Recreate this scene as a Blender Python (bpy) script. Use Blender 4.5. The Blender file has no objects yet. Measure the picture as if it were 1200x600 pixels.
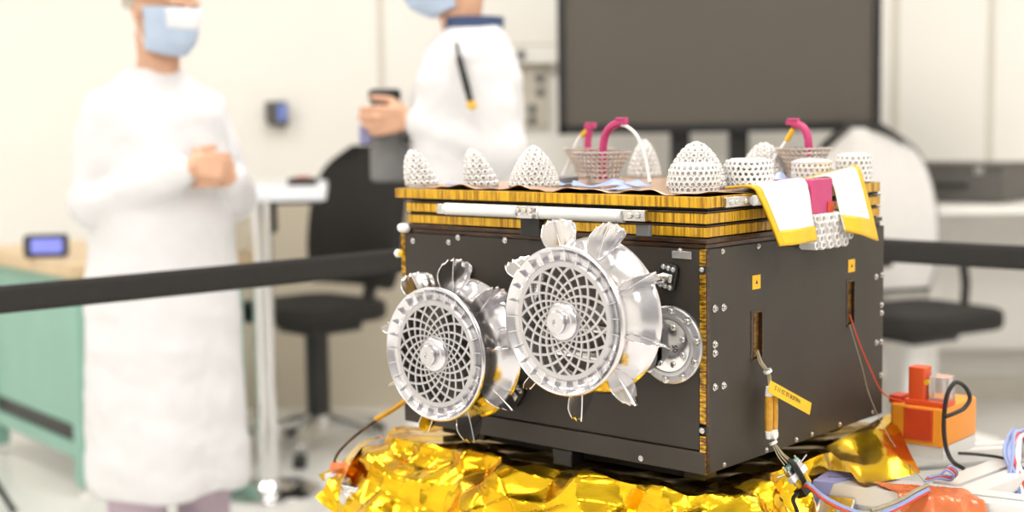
import bpy, bmesh, math, random
from math import sin, cos, pi, radians as R_, sqrt, atan2
from mathutils import Vector as V, Matrix, noise, Quaternion
random.seed(7)
sc = bpy.context.scene
COL = sc.collection

# ------------------------------------------------------------------ camera, world, lights
cam_d = bpy.data.cameras.new('camera'); cam = bpy.data.objects.new('camera', cam_d); COL.objects.link(cam)
FPX = 1663.7
cam_d.sensor_width = 36.0; cam_d.lens = FPX / 1200 * 36
cam_d.clip_start = .05; cam_d.clip_end = 60
PITCH, ROLL = .0948117, .0143274
cam.location = (0, 0, 1.24)
cam.rotation_euler = (Matrix.Rotation(pi/2 - PITCH, 3, 'X') @ Matrix.Rotation(-ROLL, 3, 'Z')).to_euler()
cam_d.dof.use_dof = True
cam_d.dof.focus_distance = 1.82
cam_d.dof.aperture_fstop = 2.6
sc.camera = cam

w = bpy.data.worlds.new('hall_light'); sc.world = w; w.use_nodes = True
nt = w.node_tree; nt.nodes.clear()
wo = nt.nodes.new('ShaderNodeOutputWorld'); bg = nt.nodes.new('ShaderNodeBackground')
tc = nt.nodes.new('ShaderNodeTexCoord'); sx = nt.nodes.new('ShaderNodeSeparateXYZ'); rp = nt.nodes.new('ShaderNodeValToRGB')
nt.links.new(tc.outputs['Generated'], sx.inputs[0]); nt.links.new(sx.outputs['Z'], rp.inputs[0])
rp.color_ramp.elements[0].position = 0.0; rp.color_ramp.elements[0].color = (.50, .47, .43, 1)
rp.color_ramp.elements[1].position = .55; rp.color_ramp.elements[1].color = (1, .97, .92, 1)
nt.links.new(rp.outputs[0], bg.inputs[0]); bg.inputs[1].default_value = 1.0
nt.links.new(bg.outputs[0], wo.inputs[0])

sc.view_settings.view_transform = 'Standard'; sc.view_settings.look = 'None'
sc.view_settings.gamma = 1; sc.view_settings.use_curve_mapping = False
sc.view_settings.exposure = 0.0
sc.cycles.max_bounces = 8; sc.cycles.diffuse_bounces = 4; sc.cycles.glossy_bounces = 4
sc.cycles.transmission_bounces = 6; sc.cycles.caustics_reflective = False; sc.cycles.caustics_refractive = False
sc.cycles.use_denoising = True
sc.cycles.sample_clamp_indirect = 6
LAMP_W = 36.0

# ------------------------------------------------------------------ materials
def mat(name, col, rough=.5, metal=0., var=.0, scale=8., bump=0., bscale=40., stretch=(1, 1, 1), col2=None, ior=None,
        trans=0., coat=0., emit=None, estr=0., alpha=1., sss=0., spec=.5, lo=.35, hi=.65):
    m = bpy.data.materials.new(name); m.use_nodes = True
    t = m.node_tree; b = t.nodes['Principled BSDF']
    b.inputs['Specular IOR Level'].default_value = spec
    b.inputs['Base Color'].default_value = (*col, 1)
    b.inputs['Roughness'].default_value = rough; b.inputs['Metallic'].default_value = metal
    b.inputs['Transmission Weight'].default_value = trans; b.inputs['Coat Weight'].default_value = coat
    b.inputs['Alpha'].default_value = alpha
    if sss: b.inputs['Subsurface Weight'].default_value = sss; b.inputs['Subsurface Radius'].default_value = (.02, .012, .008)
    if ior: b.inputs['IOR'].default_value = ior
    if emit: b.inputs['Emission Color'].default_value = (*emit, 1); b.inputs['Emission Strength'].default_value = estr
    c = t.nodes.new('ShaderNodeTexCoord'); mp = t.nodes.new('ShaderNodeMapping'); mp.inputs['Scale'].default_value = stretch
    t.links.new(c.outputs['Object'], mp.inputs[0])
    if var or col2:
        n = t.nodes.new('ShaderNodeTexNoise'); n.inputs['Scale'].default_value = scale; n.inputs['Detail'].default_value = 4
        t.links.new(mp.outputs[0], n.inputs['Vector'])
        r = t.nodes.new('ShaderNodeValToRGB')
        c2 = col2 if col2 else tuple(x * (1 - var) for x in col)
        r.color_ramp.elements[0].color = (*c2, 1); r.color_ramp.elements[1].color = (*col, 1)
        r.color_ramp.elements[0].position = lo; r.color_ramp.elements[1].position = hi
        t.links.new(n.outputs['Fac'], r.inputs[0]); t.links.new(r.outputs[0], b.inputs['Base Color'])
    if bump:
        n2 = t.nodes.new('ShaderNodeTexNoise'); n2.inputs['Scale'].default_value = bscale; n2.inputs['Detail'].default_value = 3
        t.links.new(mp.outputs[0], n2.inputs['Vector'])
        bp = t.nodes.new('ShaderNodeBump'); bp.inputs['Strength'].default_value = bump; bp.inputs['Distance'].default_value = .004
        t.links.new(n2.outputs['Fac'], bp.inputs['Height']); t.links.new(bp.outputs[0], b.inputs['Normal'])
    return m

M = {}
M['wall'] = mat('wall_paint', (.90, .875, .825), .6, var=.03, scale=1.5)
M['dado'] = mat('beige_panel', (.60, .53, .42), .55, var=.06, scale=2)
M['floor'] = mat('floor_resin', (.80, .79, .76), .22, var=.05, scale=1.2)
M['ceil'] = mat('ceiling_paint', (.85, .84, .82), .7, var=.03, scale=2)
M['seam'] = mat('wall_seam', (.70, .66, .58), .6, var=.05)
M['lampf'] = mat('lamp_frame', (.8, .8, .8), .4, var=.03)
M['lampd'] = mat('lamp_diffuser', (.9, .9, .9), .5, var=.01, emit=(1, .97, .93), estr=2.0)
M['alu'] = mat('brushed_aluminium', (.74, .73, .76), .22, 1, var=.08, scale=30, bump=.04, bscale=60)
M['aluw'] = mat('frosted_aluminium', (.60, .59, .61), .38, .9, var=.06, scale=25, bump=.05, bscale=90)
M['alup'] = mat('polished_sheet', (.78, .77, .78), .16, 1, var=.06, scale=20, bump=.05, bscale=35)
M['ext'] = mat('anodised_extrusion', (.82, .81, .79), .40, .35, var=.05, scale=14)
M['steel'] = mat('bright_steel', (.70, .69, .68), .25, 1, var=.1, scale=40)
M['chrome'] = mat('chrome', (.75, .75, .76), .10, 1, var=.05, scale=5)
M['body'] = mat('black_composite', (.047, .039, .031), .5, 0, spec=.38, var=.18, scale=9, bump=.03, bscale=160)
M['flange'] = mat('black_flange', (.056, .047, .038), .5, 0, spec=.38, var=.15, scale=9, bump=.03, bscale=160)
M['bracket'] = mat('black_bracket', (.022, .021, .020), .35, .3, var=.2, scale=40)
M['hole'] = mat('dark_recess', (.012, .010, .008), .7, var=.2)
M['kapedge'] = mat('amber_tape_edge', (.82, .47, .008), .26, .55, scale=6, stretch=(46, 46, 2.2), col2=(.34, .15, .002), lo=.36, hi=.58,
                   bump=.35, bscale=7, coat=.4)
M['kapdark'] = mat('brown_film_edge', (.085, .034, .010), .28, .4, scale=6, stretch=(8, 8, 30), col2=(.020, .009, .004), coat=.3)
M['kapstrip'] = mat('amber_tape_strip', (.80, .44, .010), .3, .5, scale=26, stretch=(3, 3, 12), col2=(.12, .050, .004), lo=.42, hi=.62, coat=.4)
M['kapdark2'] = mat('amber_liner', (.30, .15, .02), .35, .3, scale=20, stretch=(3, 3, 10), col2=(.05, .02, .004))
M['copper'] = mat('copper_film', (.72, .46, .30), .3, .6, var=.3, scale=18, bump=.2, bscale=30)
M['film'] = mat('blue_film', (.40, .50, .80), .3, .1, var=.2, scale=25)
M['panel'] = mat('dark_cell_surface', (.030, .032, .05), .2, .2, var=.2, scale=30)
M['honey'] = mat('white_lattice', (.90, .88, .86), .34, .05, var=.10, scale=60)
M['honeyc'] = mat('white_lattice_core', (.80, .77, .74), .45, .1, var=.15, scale=60)
M['basket'] = mat('pale_lattice', (.72, .64, .58), .32, .25, var=.18, scale=50)
M['pink'] = mat('pink_plastic', (.58, .05, .19), .42, var=.12, scale=40)
M['white'] = mat('white_plastic', (.92, .91, .89), .38, var=.04)
M['cloth'] = mat('white_quilt', (.90, .89, .86), .75, var=.03, scale=30, bump=.25, bscale=120)
M['ytape'] = mat('yellow_tape', (.86, .50, .008), .4, .1, var=.12, scale=40)
M['yellow'] = mat('yellow_label', (.90, .52, .010), .45, var=.06, scale=40)
M['amber'] = mat('amber_sleeve', (.78, .38, .012), .3, var=.35, scale=60, coat=.4)
M['ink'] = mat('black_ink', (.03, .025, .02), .6, var=.1)
M['foil'] = mat('gold_foil', (.95, .60, .022), .17, 1, scale=5, col2=(.72, .38, .012), lo=.38, hi=.55, bump=.22, bscale=11, stretch=(1.6, 1.6, 5))
M['foil2'] = mat('amber_foil', (.80, .38, .03), .25, 1, var=.4, scale=25, bump=.3, bscale=60)
M['red'] = mat('red_wire', (.68, .06, .02), .4, var=.1)
M['blue'] = mat('blue_wire', (.30, .38, .68), .4, var=.1)
M['whitew'] = mat('white_wire', (.78, .78, .80), .4, var=.05)
M['greyw'] = mat('grey_wire', (.42, .36, .24), .4, var=.2, scale=90)
M['yelw'] = mat('yellow_wire', (.85, .55, .02), .4, var=.1)
M['blk'] = mat('black_plastic', (.014, .013, .012), .4, var=.2)
M['fab'] = mat('black_fabric', (.017, .015, .013), .85, var=.25, scale=60)
M['belt'] = mat('black_webbing', (.022, .019, .017), .8, var=.15, scale=90)
M['teal'] = mat('teal_paint', (.30, .54, .45), .45, var=.05, scale=5)
M['wood'] = mat('beech_top', (.76, .58, .36), .45, var=.15, scale=6, stretch=(1, 8, 1))
M['orange'] = mat('orange_plastic', (.95, .33, .020), .42, var=.06, scale=12)
M['redp'] = mat('red_plastic', (.62, .055, .012), .4, var=.12, scale=20)
M['redt'] = mat('red_adhesive_tape', (.86, .20, .05), .25, .1, var=.35, scale=25, bump=.3, bscale=45, coat=.4)
M['redb'] = mat('red_block', (.80, .10, .02), .4, var=.1, scale=15)
M['clear'] = mat('clear_plastic', (.92, .84, .83), .12, var=.03, trans=.75, ior=1.3)
M['bluetape'] = mat('lilac_tape', (.38, .38, .66), .5, var=.12, scale=30)
M['skin'] = mat('skin', (.70, .40, .26), .5, var=.12, scale=30, sss=.05)
M['lip'] = mat('lip', (.55, .22, .18), .5, var=.1)
M['coat'] = mat('white_cleanroom_fabric', (.77, .765, .785), .8, var=.04, scale=12, bump=.2, bscale=25)
M['mask'] = mat('pale_blue_mask', (.50, .61, .78), .75, var=.06, scale=30)
M['mask_lit'] = mat('lit_mask_white', (.82, .84, .88), .75, var=.03)  # whiter copy of the mask blue, painted where light falls
M['cap'] = mat('grey_hair_net', (.55, .50, .44), .85, var=.25, scale=60, bump=.4, bscale=50)
M['hair'] = mat('brown_hair', (.10, .06, .04), .6, var=.4, scale=60)
M['navy'] = mat('navy_collar', (.05, .08, .18), .75, var=.15, scale=30)
M['lilac'] = mat('lilac_trousers', (.56, .45, .53), .8, var=.08, scale=15, bump=.2, bscale=20)
M['eye'] = mat('eye_white', (.85, .84, .82), .2, var=.02)
M['iris'] = mat('dark_iris', (.03, .02, .015), .2, var=.2)
M['screen'] = mat('dark_screen', (.105, .092, .076), .22, 0, var=.05, scale=2)
M['bezel'] = mat('black_bezel', (.012, .012, .012), .35, var=.1)
M['led'] = mat('lit_display', (.10, .12, .35), .3, var=.3, scale=30, emit=(.28, .30, .85), estr=.9)
M['bluescr'] = mat('blue_display', (.10, .14, .32), .3, var=.3, scale=30, emit=(.16, .24, .60), estr=.55)
M['dgrey'] = mat('dark_grey_paint', (.10, .093, .084), .5, var=.1, scale=8)
M['mgrey'] = mat('grey_plastic', (.20, .20, .20), .5, var=.15, scale=20)
M['socket'] = mat('grey_socket', (.62, .57, .48), .6, var=.1)
M['desk'] = mat('white_laminate', (.84, .82, .78), .4, var=.03)
M['tabletop'] = mat('white_table', (.84, .87, .93), .3, var=.03)
M['mesh'] = mat('white_mesh_fabric', (.74, .72, .70), .7, var=.04, scale=30)

# ------------------------------------------------------------------ mesh helpers
class MB:
    def __init__(s): s.v = []; s.f = []
    def add(s, vs, fs):
        n = len(s.v); s.v += [V(p) for p in vs]; s.f += [tuple(i + n for i in f) for f in fs]; return s
    def box(s, c, size, rot=None):
        c = V(c); h = [x / 2 for x in size]; vs = []
        for z in (-1, 1):
            for x, y in ((-1, -1), (1, -1), (1, 1), (-1, 1)):
                p = V((x * h[0], y * h[1], z * h[2]))
                if rot is not None: p = rot @ p
                vs.append(c + p)
        return s.add(vs, [(3, 2, 1, 0), (4, 5, 6, 7), (0, 1, 5, 4), (1, 2, 6, 5), (2, 3, 7, 6), (3, 0, 4, 7)])
    def rbox(s, c, size, r, rot=None, seg=4, axis=2):
        """box with rounded vertical edges (rounded about its local axis)"""
        a, b, d = [i for i in range(3) if i != axis] + [axis]
        ha, hb, hd = size[a] / 2, size[b] / 2, size[d] / 2
        pts = []
        for (sa, sb, a0) in ((1, 1, 0), (-1, 1, 90), (-1, -1, 180), (1, -1, 270)):
            for k in range(seg + 1):
                t = R_(a0 + 90 * k / seg); pts.append((sa * (ha - r) + r * cos(t), sb * (hb - r) + r * sin(t)))
        return s.prism_ax(c, pts, a, b, d, hd, rot)
    def prism_ax(s, c, pts, a, b, d, hd, rot=None):
        c = V(c); n = len(pts); vs = []
        for sg in (-1, 1):
            for (x, y) in pts:
                p = [0, 0, 0]; p[a] = x; p[b] = y; p[d] = sg * hd; p = V(p)
                if rot is not None: p = rot @ p
                vs.append(c + p)
        fs = [tuple(range(n - 1, -1, -1)), tuple(range(n, 2 * n))]
        fs += [(i, (i + 1) % n, n + (i + 1) % n, n + i) for i in range(n)]
        return s.add(vs, fs)
    def prism(s, pts, z0, z1, fn):
        """2D outline extruded; fn(x, y, z) maps to 3D"""
        n = len(pts); vs = [fn(x, y, z) for z in (z0, z1) for x, y in pts]
        fs = [tuple(range(n - 1, -1, -1)), tuple(range(n, 2 * n))]
        fs += [(i, (i + 1) % n, n + (i + 1) % n, n + i) for i in range(n)]
        return s.add(vs, fs)
    def tube(s, path, r, n=10, caps=True, flat=None):
        P = [V(p) for p in path]; m = len(P)
        rr = r if isinstance(r, (list, tuple)) else [r] * m
        T = []
        for i in range(m):
            t = P[min(i + 1, m - 1)] - P[max(i - 1, 0)]; T.append(t.normalized())
        ref = V((0, 0, 1)) if abs(T[0].z) < .9 else V((1, 0, 0))
        U = (ref - T[0] * ref.dot(T[0])).normalized(); vs = []
        for i in range(m):
            U = (U - T[i] * U.dot(T[i])).normalized(); W = T[i].cross(U)
            for k in range(n):
                a = 2 * pi * (k + .5) / n
                fa = flat if flat else 1
                vs.append(P[i] + U * cos(a) * rr[i] * fa + W * sin(a) * rr[i])
        fs = []
        for i in range(m - 1):
            for k in range(n):
                k2 = (k + 1) % n; fs.append((i * n + k, i * n + k2, (i + 1) * n + k2, (i + 1) * n + k))
        if caps: fs += [tuple(range(n - 1, -1, -1)), tuple(range((m - 1) * n, m * n))]
        return s.add(vs, fs)
    def lathe(s, prof, c=(0, 0, 0), axis=(0, 0, 1), n=32, closed=False, sx=1, sy=1):
        """prof = [(r, h)] along axis"""
        A = V(axis).normalized(); ref = V((1, 0, 0)) if abs(A.x) < .9 else V((0, 1, 0))
        U = (ref - A * ref.dot(A)).normalized(); W = A.cross(U); c = V(c); vs = []; m = len(prof)
        for r, h in prof:
            for k in range(n):
                a = 2 * pi * k / n; vs.append(c + A * h + U * cos(a) * r * sx + W * sin(a) * r * sy)
        fs = []
        for i in range(m - 1 + (1 if closed else 0)):
            j = (i + 1) % m
            for k in range(n):
                k2 = (k + 1) % n; fs.append((i * n + k, i * n + k2, j * n + k2, j * n + k))
        if not closed: fs += [tuple(range(n - 1, -1, -1)), tuple(range((m - 1) * n, m * n))]
        return s.add(vs, fs)
    def ell(s, c, r, n=20, m=12, rot=None):
        c = V(c); vs = []; fs = []
        for i in range(1, m):
            t = pi * i / m
            for k in range(n):
                a = 2 * pi * k / n; p = V((r[0] * sin(t) * cos(a), r[1] * sin(t) * sin(a), r[2] * cos(t)))
                if rot is not None: p = rot @ p
                vs.append(c + p)
        top, bot = V((0, 0, r[2])), V((0, 0, -r[2]))
        if rot is not None: top = rot @ top; bot = rot @ bot
        it = len(vs); vs += [c + top, c + bot]
        for i in range(m - 2):
            for k in range(n):
                k2 = (k + 1) % n; fs.append((i * n + k, (i + 1) * n + k, (i + 1) * n + k2, i * n + k2))
        for k in range(n):
            k2 = (k + 1) % n; fs.append((it, k, k2)); fs.append((it + 1, (m - 2) * n + k2, (m - 2) * n + k))
        return s.add(vs, fs)
    def rings(s, rs, n=28):
        """loft of horizontal ellipses rs = [(cx, cy, z, rx, ry)]"""
        vs = []; m = len(rs)
        for cx, cy, z, rx, ry in rs:
            for k in range(n):
                a = 2 * pi * k / n
                x, y = cos(a), sin(a); q = (abs(x) ** 2.4 + abs(y) ** 2.4) ** (-1 / 2.4)
                vs.append((cx + rx * x * q, cy + ry * y * q, z))
        fs = [(i * n + k, i * n + (k + 1) % n, (i + 1) * n + (k + 1) % n, (i + 1) * n + k) for i in range(m - 1) for k in range(n)]
        fs += [tuple(range(n - 1, -1, -1)), tuple(range((m - 1) * n, m * n))]
        return s.add(vs, fs)
    def grid(s, fn, nu, nv):
        vs = [fn(i / nu, j / nv) for j in range(nv + 1) for i in range(nu + 1)]
        fs = [(j * (nu + 1) + i, j * (nu + 1) + i + 1, (j + 1) * (nu + 1) + i + 1, (j + 1) * (nu + 1) + i) for j in range(nv) for i in range(nu)]
        return s.add(vs, fs)
    def chain(s, pts, n=14):
        """round cone chain pts = [(pos, r)] with ball joints"""
        s.tube([p for p, r in pts], [r for p, r in pts], n)
        for p, r in pts: s.ell(p, (r, r, r), n, 8)
        return s
    def mesh(s, name, m=None, smooth=True, ang=35):
        me = bpy.data.meshes.new(name); me.from_pydata([tuple(p) for p in s.v], [], s.f); me.update()
        bm = bmesh.new(); bm.from_mesh(me); bmesh.ops.recalc_face_normals(bm, faces=bm.faces); bm.to_mesh(me); bm.free()
        if m: me.materials.append(m)
        me.polygons.foreach_set('use_smooth', [smooth] * len(me.polygons))
        if smooth: me.set_sharp_from_angle(angle=R_(ang))
        return me
    def build(s, name, m, parent=None, loc=None, rotz=0, bevel=0, solid=0, smooth=True, ang=35):
        o = bpy.data.objects.new(name, s.mesh(name, m, smooth, ang)); COL.objects.link(o)
        if parent is not None: o.parent = parent
        if loc is not None: o.location = loc
        if rotz: o.rotation_euler = (0, 0, rotz)
        if solid:
            k = o.modifiers.new('thickness', 'SOLIDIFY'); k.thickness = solid; k.offset = 0
        if bevel:
            k = o.modifiers.new('bevel', 'BEVEL'); k.width = bevel; k.segments = 2; k.limit_method = 'ANGLE'; k.angle_limit = R_(40)
        return o
    def remeshed(s, name, m, voxel, smooth=6, parent=None, disp=None):
        me = s.mesh(name + '_raw', None, True, 180)
        o = bpy.data.objects.new(name + '_raw', me); COL.objects.link(o)
        k = o.modifiers.new('r', 'REMESH'); k.mode = 'VOXEL'; k.voxel_size = voxel
        k = o.modifiers.new('s', 'SMOOTH'); k.iterations = smooth; k.factor = .5
        dg = bpy.context.evaluated_depsgraph_get(); dg.update()
        out = bpy.data.meshes.new_from_object(o.evaluated_get(dg)); out.name = name
        bpy.data.objects.remove(o); bpy.data.meshes.remove(me)
        out.materials.clear(); out.materials.append(m)
        if disp:
            out.update()
            ns = [V(v.normal) for v in out.vertices]
            for v, n in zip(out.vertices, ns): v.co = v.co + n * disp(v.co)
        out.polygons.foreach_set('use_smooth', [True] * len(out.polygons)); out.update()
        ob = bpy.data.objects.new(name, out); COL.objects.link(ob)
        if parent is not None: ob.parent = parent
        return ob

def tag(o, label, cat, group=None, kind=None):
    if label: o['label'] = label
    if cat: o['category'] = cat
    if group: o['group'] = group
    if kind: o['kind'] = kind
    return o
def thing(name, label, cat, loc=(0, 0, 0), rotz=0, group=None):
    o = bpy.data.objects.new(name, None); COL.objects.link(o); o.empty_display_size = .05
    o.location = loc; o.rotation_euler = (0, 0, rotz); return tag(o, label, cat, group)
def struct(name, mb, m, **k):
    o = mb.build(name, m, **k); o['kind'] = 'structure'; return o
def copy_part(o, parent, loc=None, rot=None):
    c = o.copy(); COL.objects.link(c); c.parent = parent
    if loc is not None: c.location = loc
    if rot is not None: c.rotation_euler = rot
    return c
def smooth_path(pts, k=8):
    P = [V(p) for p in pts]; P = [P[0] * 2 - P[1]] + P + [P[-1] * 2 - P[-2]]; out = []
    for i in range(1, len(P) - 2):
        a, b, c, d = P[i - 1:i + 3]
        for j in range(k):
            t = j / k
            out.append(.5 * ((2 * b) + (c - a) * t + (2 * a - 5 * b + 4 * c - d) * t * t + (-a + 3 * b - 3 * c + d) * t ** 3))
    out.append(P[-2]); return out
def text_mesh(name, txt, size, m, parent, mtx, depth=.0002):
    cu = bpy.data.curves.new(name, 'FONT'); cu.body = txt; cu.size = size; cu.extrude = depth
    cu.align_x = 'CENTER'; cu.align_y = 'CENTER'
    o = bpy.data.objects.new(name + '_raw', cu); COL.objects.link(o)
    dg = bpy.context.evaluated_depsgraph_get(); dg.update()
    me = bpy.data.meshes.new_from_object(o.evaluated_get(dg)); bpy.data.objects.remove(o)
    me.transform(mtx); me.materials.clear(); me.materials.append(m); me.name = name
    ob = bpy.data.objects.new(name, me); COL.objects.link(ob); ob.parent = parent; return ob

# ------------------------------------------------------------------ the room
struct('floor', MB().box((0, 1, -.05), (10, 10.6, .1)), M['floor'])
struct('wall_back', MB().box((0, 6.2, 1.8), (10, .1, 3.6)), M['wall'])
struct('wall_left', MB().box((-4.95, 1, 1.8), (.1, 10.4, 3.6)), M['wall'])
struct('wall_right', MB().box((4.95, 1, 1.8), (.1, 10.4, 3.6)), M['wall'])
struct('ceiling', MB().box((0, 1, 3.65), (10, 10.6, .1)), M['ceil'])
struct('trim_1', MB().box((-.30, 6.14, .49), (2.1, .02, .98)), M['dado'])
for i, x in enumerate((-.55, 1.66, 2.07)):
    struct('trim_%d' % (i + 2), MB().box((x, 6.148, 2.25), (.028, .008, 2.5)), M['seam'])
struct('baseboard_back', MB().box((2.75, 6.14, .05), (3.9, .02, .10)), M['seam'])
k = 0
for y in (-1.8, .9, 3.6):
    for x in (-3.0, 0, 3.0):
        row = {-1.8: 'behind the camera', .9: 'above the instrument box', 3.6: 'towards the back wall'}[y]
        side = {-3.0: 'left', 0: 'middle', 3.0: 'right'}[x]
        t = thing('ceiling_light', 'square recessed ceiling light %s, %s one of its row' % (row, side), 'ceiling light', (x, y, 3.6), 0, 'ceiling lights')
        fr = MB()
        for a, b, sz in ((0, .62, (1.3, .05, .03)), (0, -.62, (1.3, .05, .03)), (.62, 0, (.05, 1.3, .03)), (-.62, 0, (.05, 1.3, .03))):
            fr.box((a, b, -.016), sz)
        fr.build('frame', M['lampf'], t)
        MB().box((0, 0, -.010), (1.19, 1.19, .014)).build('diffuser', M['lampd'], t)
        ld = bpy.data.lights.new('lamp', 'AREA'); ld.shape = 'SQUARE'; ld.size = 1.15; ld.energy = LAMP_W; ld.color = (1, .965, .92)
        lo = bpy.data.objects.new('lamp', ld); COL.objects.link(lo); lo.parent = t; lo.location = (0, 0, -.03)

# ------------------------------------------------------------------ the rover (axes: x along the wheel side, y into depth, z up; origin = near lower corner)
YAW = .7219955
ORG = V((.2432186, 1.7717862, .7873939))
EX = V((cos(YAW), -sin(YAW), 0)); EY = V((sin(YAW), cos(YAW), 0))
def RW(p): return ORG + EX * p[0] + EY * p[1] + V((0, 0, p[2]))
W1, W2, H = .5458, .4816, .2895
CEN = V((-W1 / 2, W2 / 2, 0))
rover = thing('rover', 'black box rover with two silver paddle wheels and gold-edged panels on top', 'rover', RW(CEN), -YAW)
def rp_(mb, name, m, **k):      # part of the rover, given in corner coordinates
    mb.v = [p - CEN for p in mb.v]; return mb.build(name, m, rover, **k)
rp_(MB().box((-W1/2, W2/2, H/2 + .0005), (W1 - .009, W2 - .009, H - .001)), 'body', M['kapdark'])
rp_(MB().box((-.2755, .0025, .1595), (.530, .005, .257)), 'front_panel', M['body'], bevel=.0008)
rp_(MB().box((-.2725, .0015, .0148), (.544, .007, .0285)), 'lower_flange', M['flange'], bevel=.0008)
rp_(MB().box((-W1 + .0025, W2/2, H/2), (.005, W2 - .012, H - .004)), 'end_panel', M['body'], bevel=.0008)
rp_(MB().box((-W1/2, W2 - .0025, H/2), (W1 - .012, .005, H - .004)), 'rear_panel', M['body'], bevel=.0008)
# side panel with two slots
SL = [(.1079, .1335, .1335, .196), (.3682, .3890, .1497, .2133)]
ys = sorted({.0040, W2 - .001} | {s[0] for s in SL} | {s[1] for s in SL}); zs = sorted({.001, .2880} | {s[2] for s in SL} | {s[3] for s in SL})
sp = MB(); T0, T1 = -.0055, 0.
def solid(i, j):
    if not (0 <= i < len(ys) - 1 and 0 <= j < len(zs) - 1): return False
    cy, cz = (ys[i] + ys[i + 1]) / 2, (zs[j] + zs[j + 1]) / 2
    return not any(a < cy < b and c < cz < d for a, b, c, d in SL)
for i in range(len(ys) - 1):
    for j in range(len(zs) - 1):
        if not solid(i, j): continue
        a, b, c, d = ys[i], ys[i + 1], zs[j], zs[j + 1]
        sp.add([(T1, a, c), (T1, b, c), (T1, b, d), (T1, a, d)], [(0, 1, 2, 3)])
        for di, dj, e in ((-1, 0, ((a, c), (a, d))), (1, 0, ((b, c), (b, d))), (0, -1, ((a, c), (b, c))), (0, 1, ((a, d), (b, d)))):
            if not solid(i + di, j + dj):
                (y0, z0), (y1, z1) = e; sp.add([(T1, y0, z0), (T1, y1, z1), (T0, y1, z1), (T0, y0, z0)], [(0, 1, 2, 3)])
rp_(sp, 'side_panel', M['body'], smooth=False)
for a, b, c, d in SL:
    q = MB()
    for (yy, zz, sy, sz) in ((a - .001, (c + d) / 2, .003, d - c + .006), (b + .001, (c + d) / 2, .003, d - c + .006), ((a + b) / 2, c - .001, b - a + .006, .003), ((a + b) / 2, d + .001, b - a + .006, .003)):
        q.box((-.001, yy, zz), (.0036, sy, sz))
    fr = rp_(q, 'slot_frame', M['kapdark'])
    q = MB().box((-.0052, (a + b) / 2 + .005, (c + d) / 2), (.002, (b - a) * .42, d - c - .004))
    q.v = [p - CEN for p in q.v]; q.build('amber_liner', M['kapdark2'], fr)
# yellow square labels with a small warning triangle
for cy, cz in ((.1184, .2365), (.3791, .2358)):
    q = MB().box((.0004, cy, cz), (.0010, .0195, .0185)); q = rp_(q, 'square_label', M['yellow']); q['label'] = 'small yellow square label'
    tr = MB().prism([(-.0028, -.0022), (.0028, -.0022), (0, .0030)], 0, .0003, lambda x, y, z: V((.0010 + z, cy + x, cz + y)) - CEN)
    tr.build('triangle_mark', M['ink'], q, smooth=False)
# corner strips of amber tape with clamps
for z0, z1 in ((.0660, .2590), (.2680, .2885), (.0005, .0500)):
    q = MB().box((-.0046, .0010, (z0 + z1) / 2), (.0082, .0050, z1 - z0)); q = rp_(q, 'corner_tape', M['kapstrip'])
rp_(MB().box((-.0005, .0045, H / 2), (.0016, .0070, H - .004)), 'corner_film', M['kapdark'])
for z0 in (.0580, .2635):
    rp_(MB().box((-.0040, .0005, z0), (.0120, .0080, .0090)), 'corner_clamp', M['bracket'], bevel=.0008)
rp_(MB().box((-W1 + .004, .002, .255), (.0085, .005, .066)), 'corner_tape', M['kapstrip'])
# screws
def screw_mb(r=.0032):
    q = MB().lathe([(r * 1.5, 0), (r * 1.5, .0006), (r, .0008), (r, .0028), (r * .8, .0034), (r * .45, .0034), (r * .4, .0020)], axis=(0, 0, 1), n=12)
    return q
scr_me = screw_mb().mesh('screw', M['steel'])
def screw(p, nrm, parent=rover, s=1.):
    o = bpy.data.objects.new('screw', scr_me); COL.objects.link(o); o.parent = parent
    o.location = V(p) - CEN; o.rotation_euler = V(nrm).to_track_quat('Z', 'Y').to_euler(); o.scale = (s, s, s); return o
NR, NF = (1, 0, 0), (0, -1, 0)
for y, z in [(.0194, .212), (.0396, .2113), (.0193, .166), (.0193, .1548), (.0192, .1111), (.0396, .1101)]: screw((0, y, z), NR, s=1.05)
for y, z in [(.4562, .2125), (.4745, .2137), (.4745, .1682), (.4745, .156), (.4584, .1127), (.4745, .1121), (.4745, .0608)]: screw((0, y, z), NR, s=.95)
for y, z in [(.0414, .0060), (.1453, .0060), (.2672, .0063), (.2242, .0060), (.348, .0067), (.4503, .0075), (.0378, .2835), (.1239, .2835)]: screw((0, y, z), NR, s=.75)
for x, z in [(-.5209, .2762), (-.4466, .2774), (-.428, .2852), (-.337, .2852), (-.0391, .2850), (-.22, .2852)]: screw((x, 0, z), NF, s=.9)
screw((-.1012, -.0020, .0075), NF, s=.8); screw((-.004, -.0035, .058), NF, s=.8); screw((-.004, -.0035, .2635), NF, s=.8)
# clear corner tab near the top right of the front
rp_(MB().box((-.036, -.0008, .2800), (.030, .0016, .0100)), 'corner_tab', M['steel'], bevel=.0005)
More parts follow.
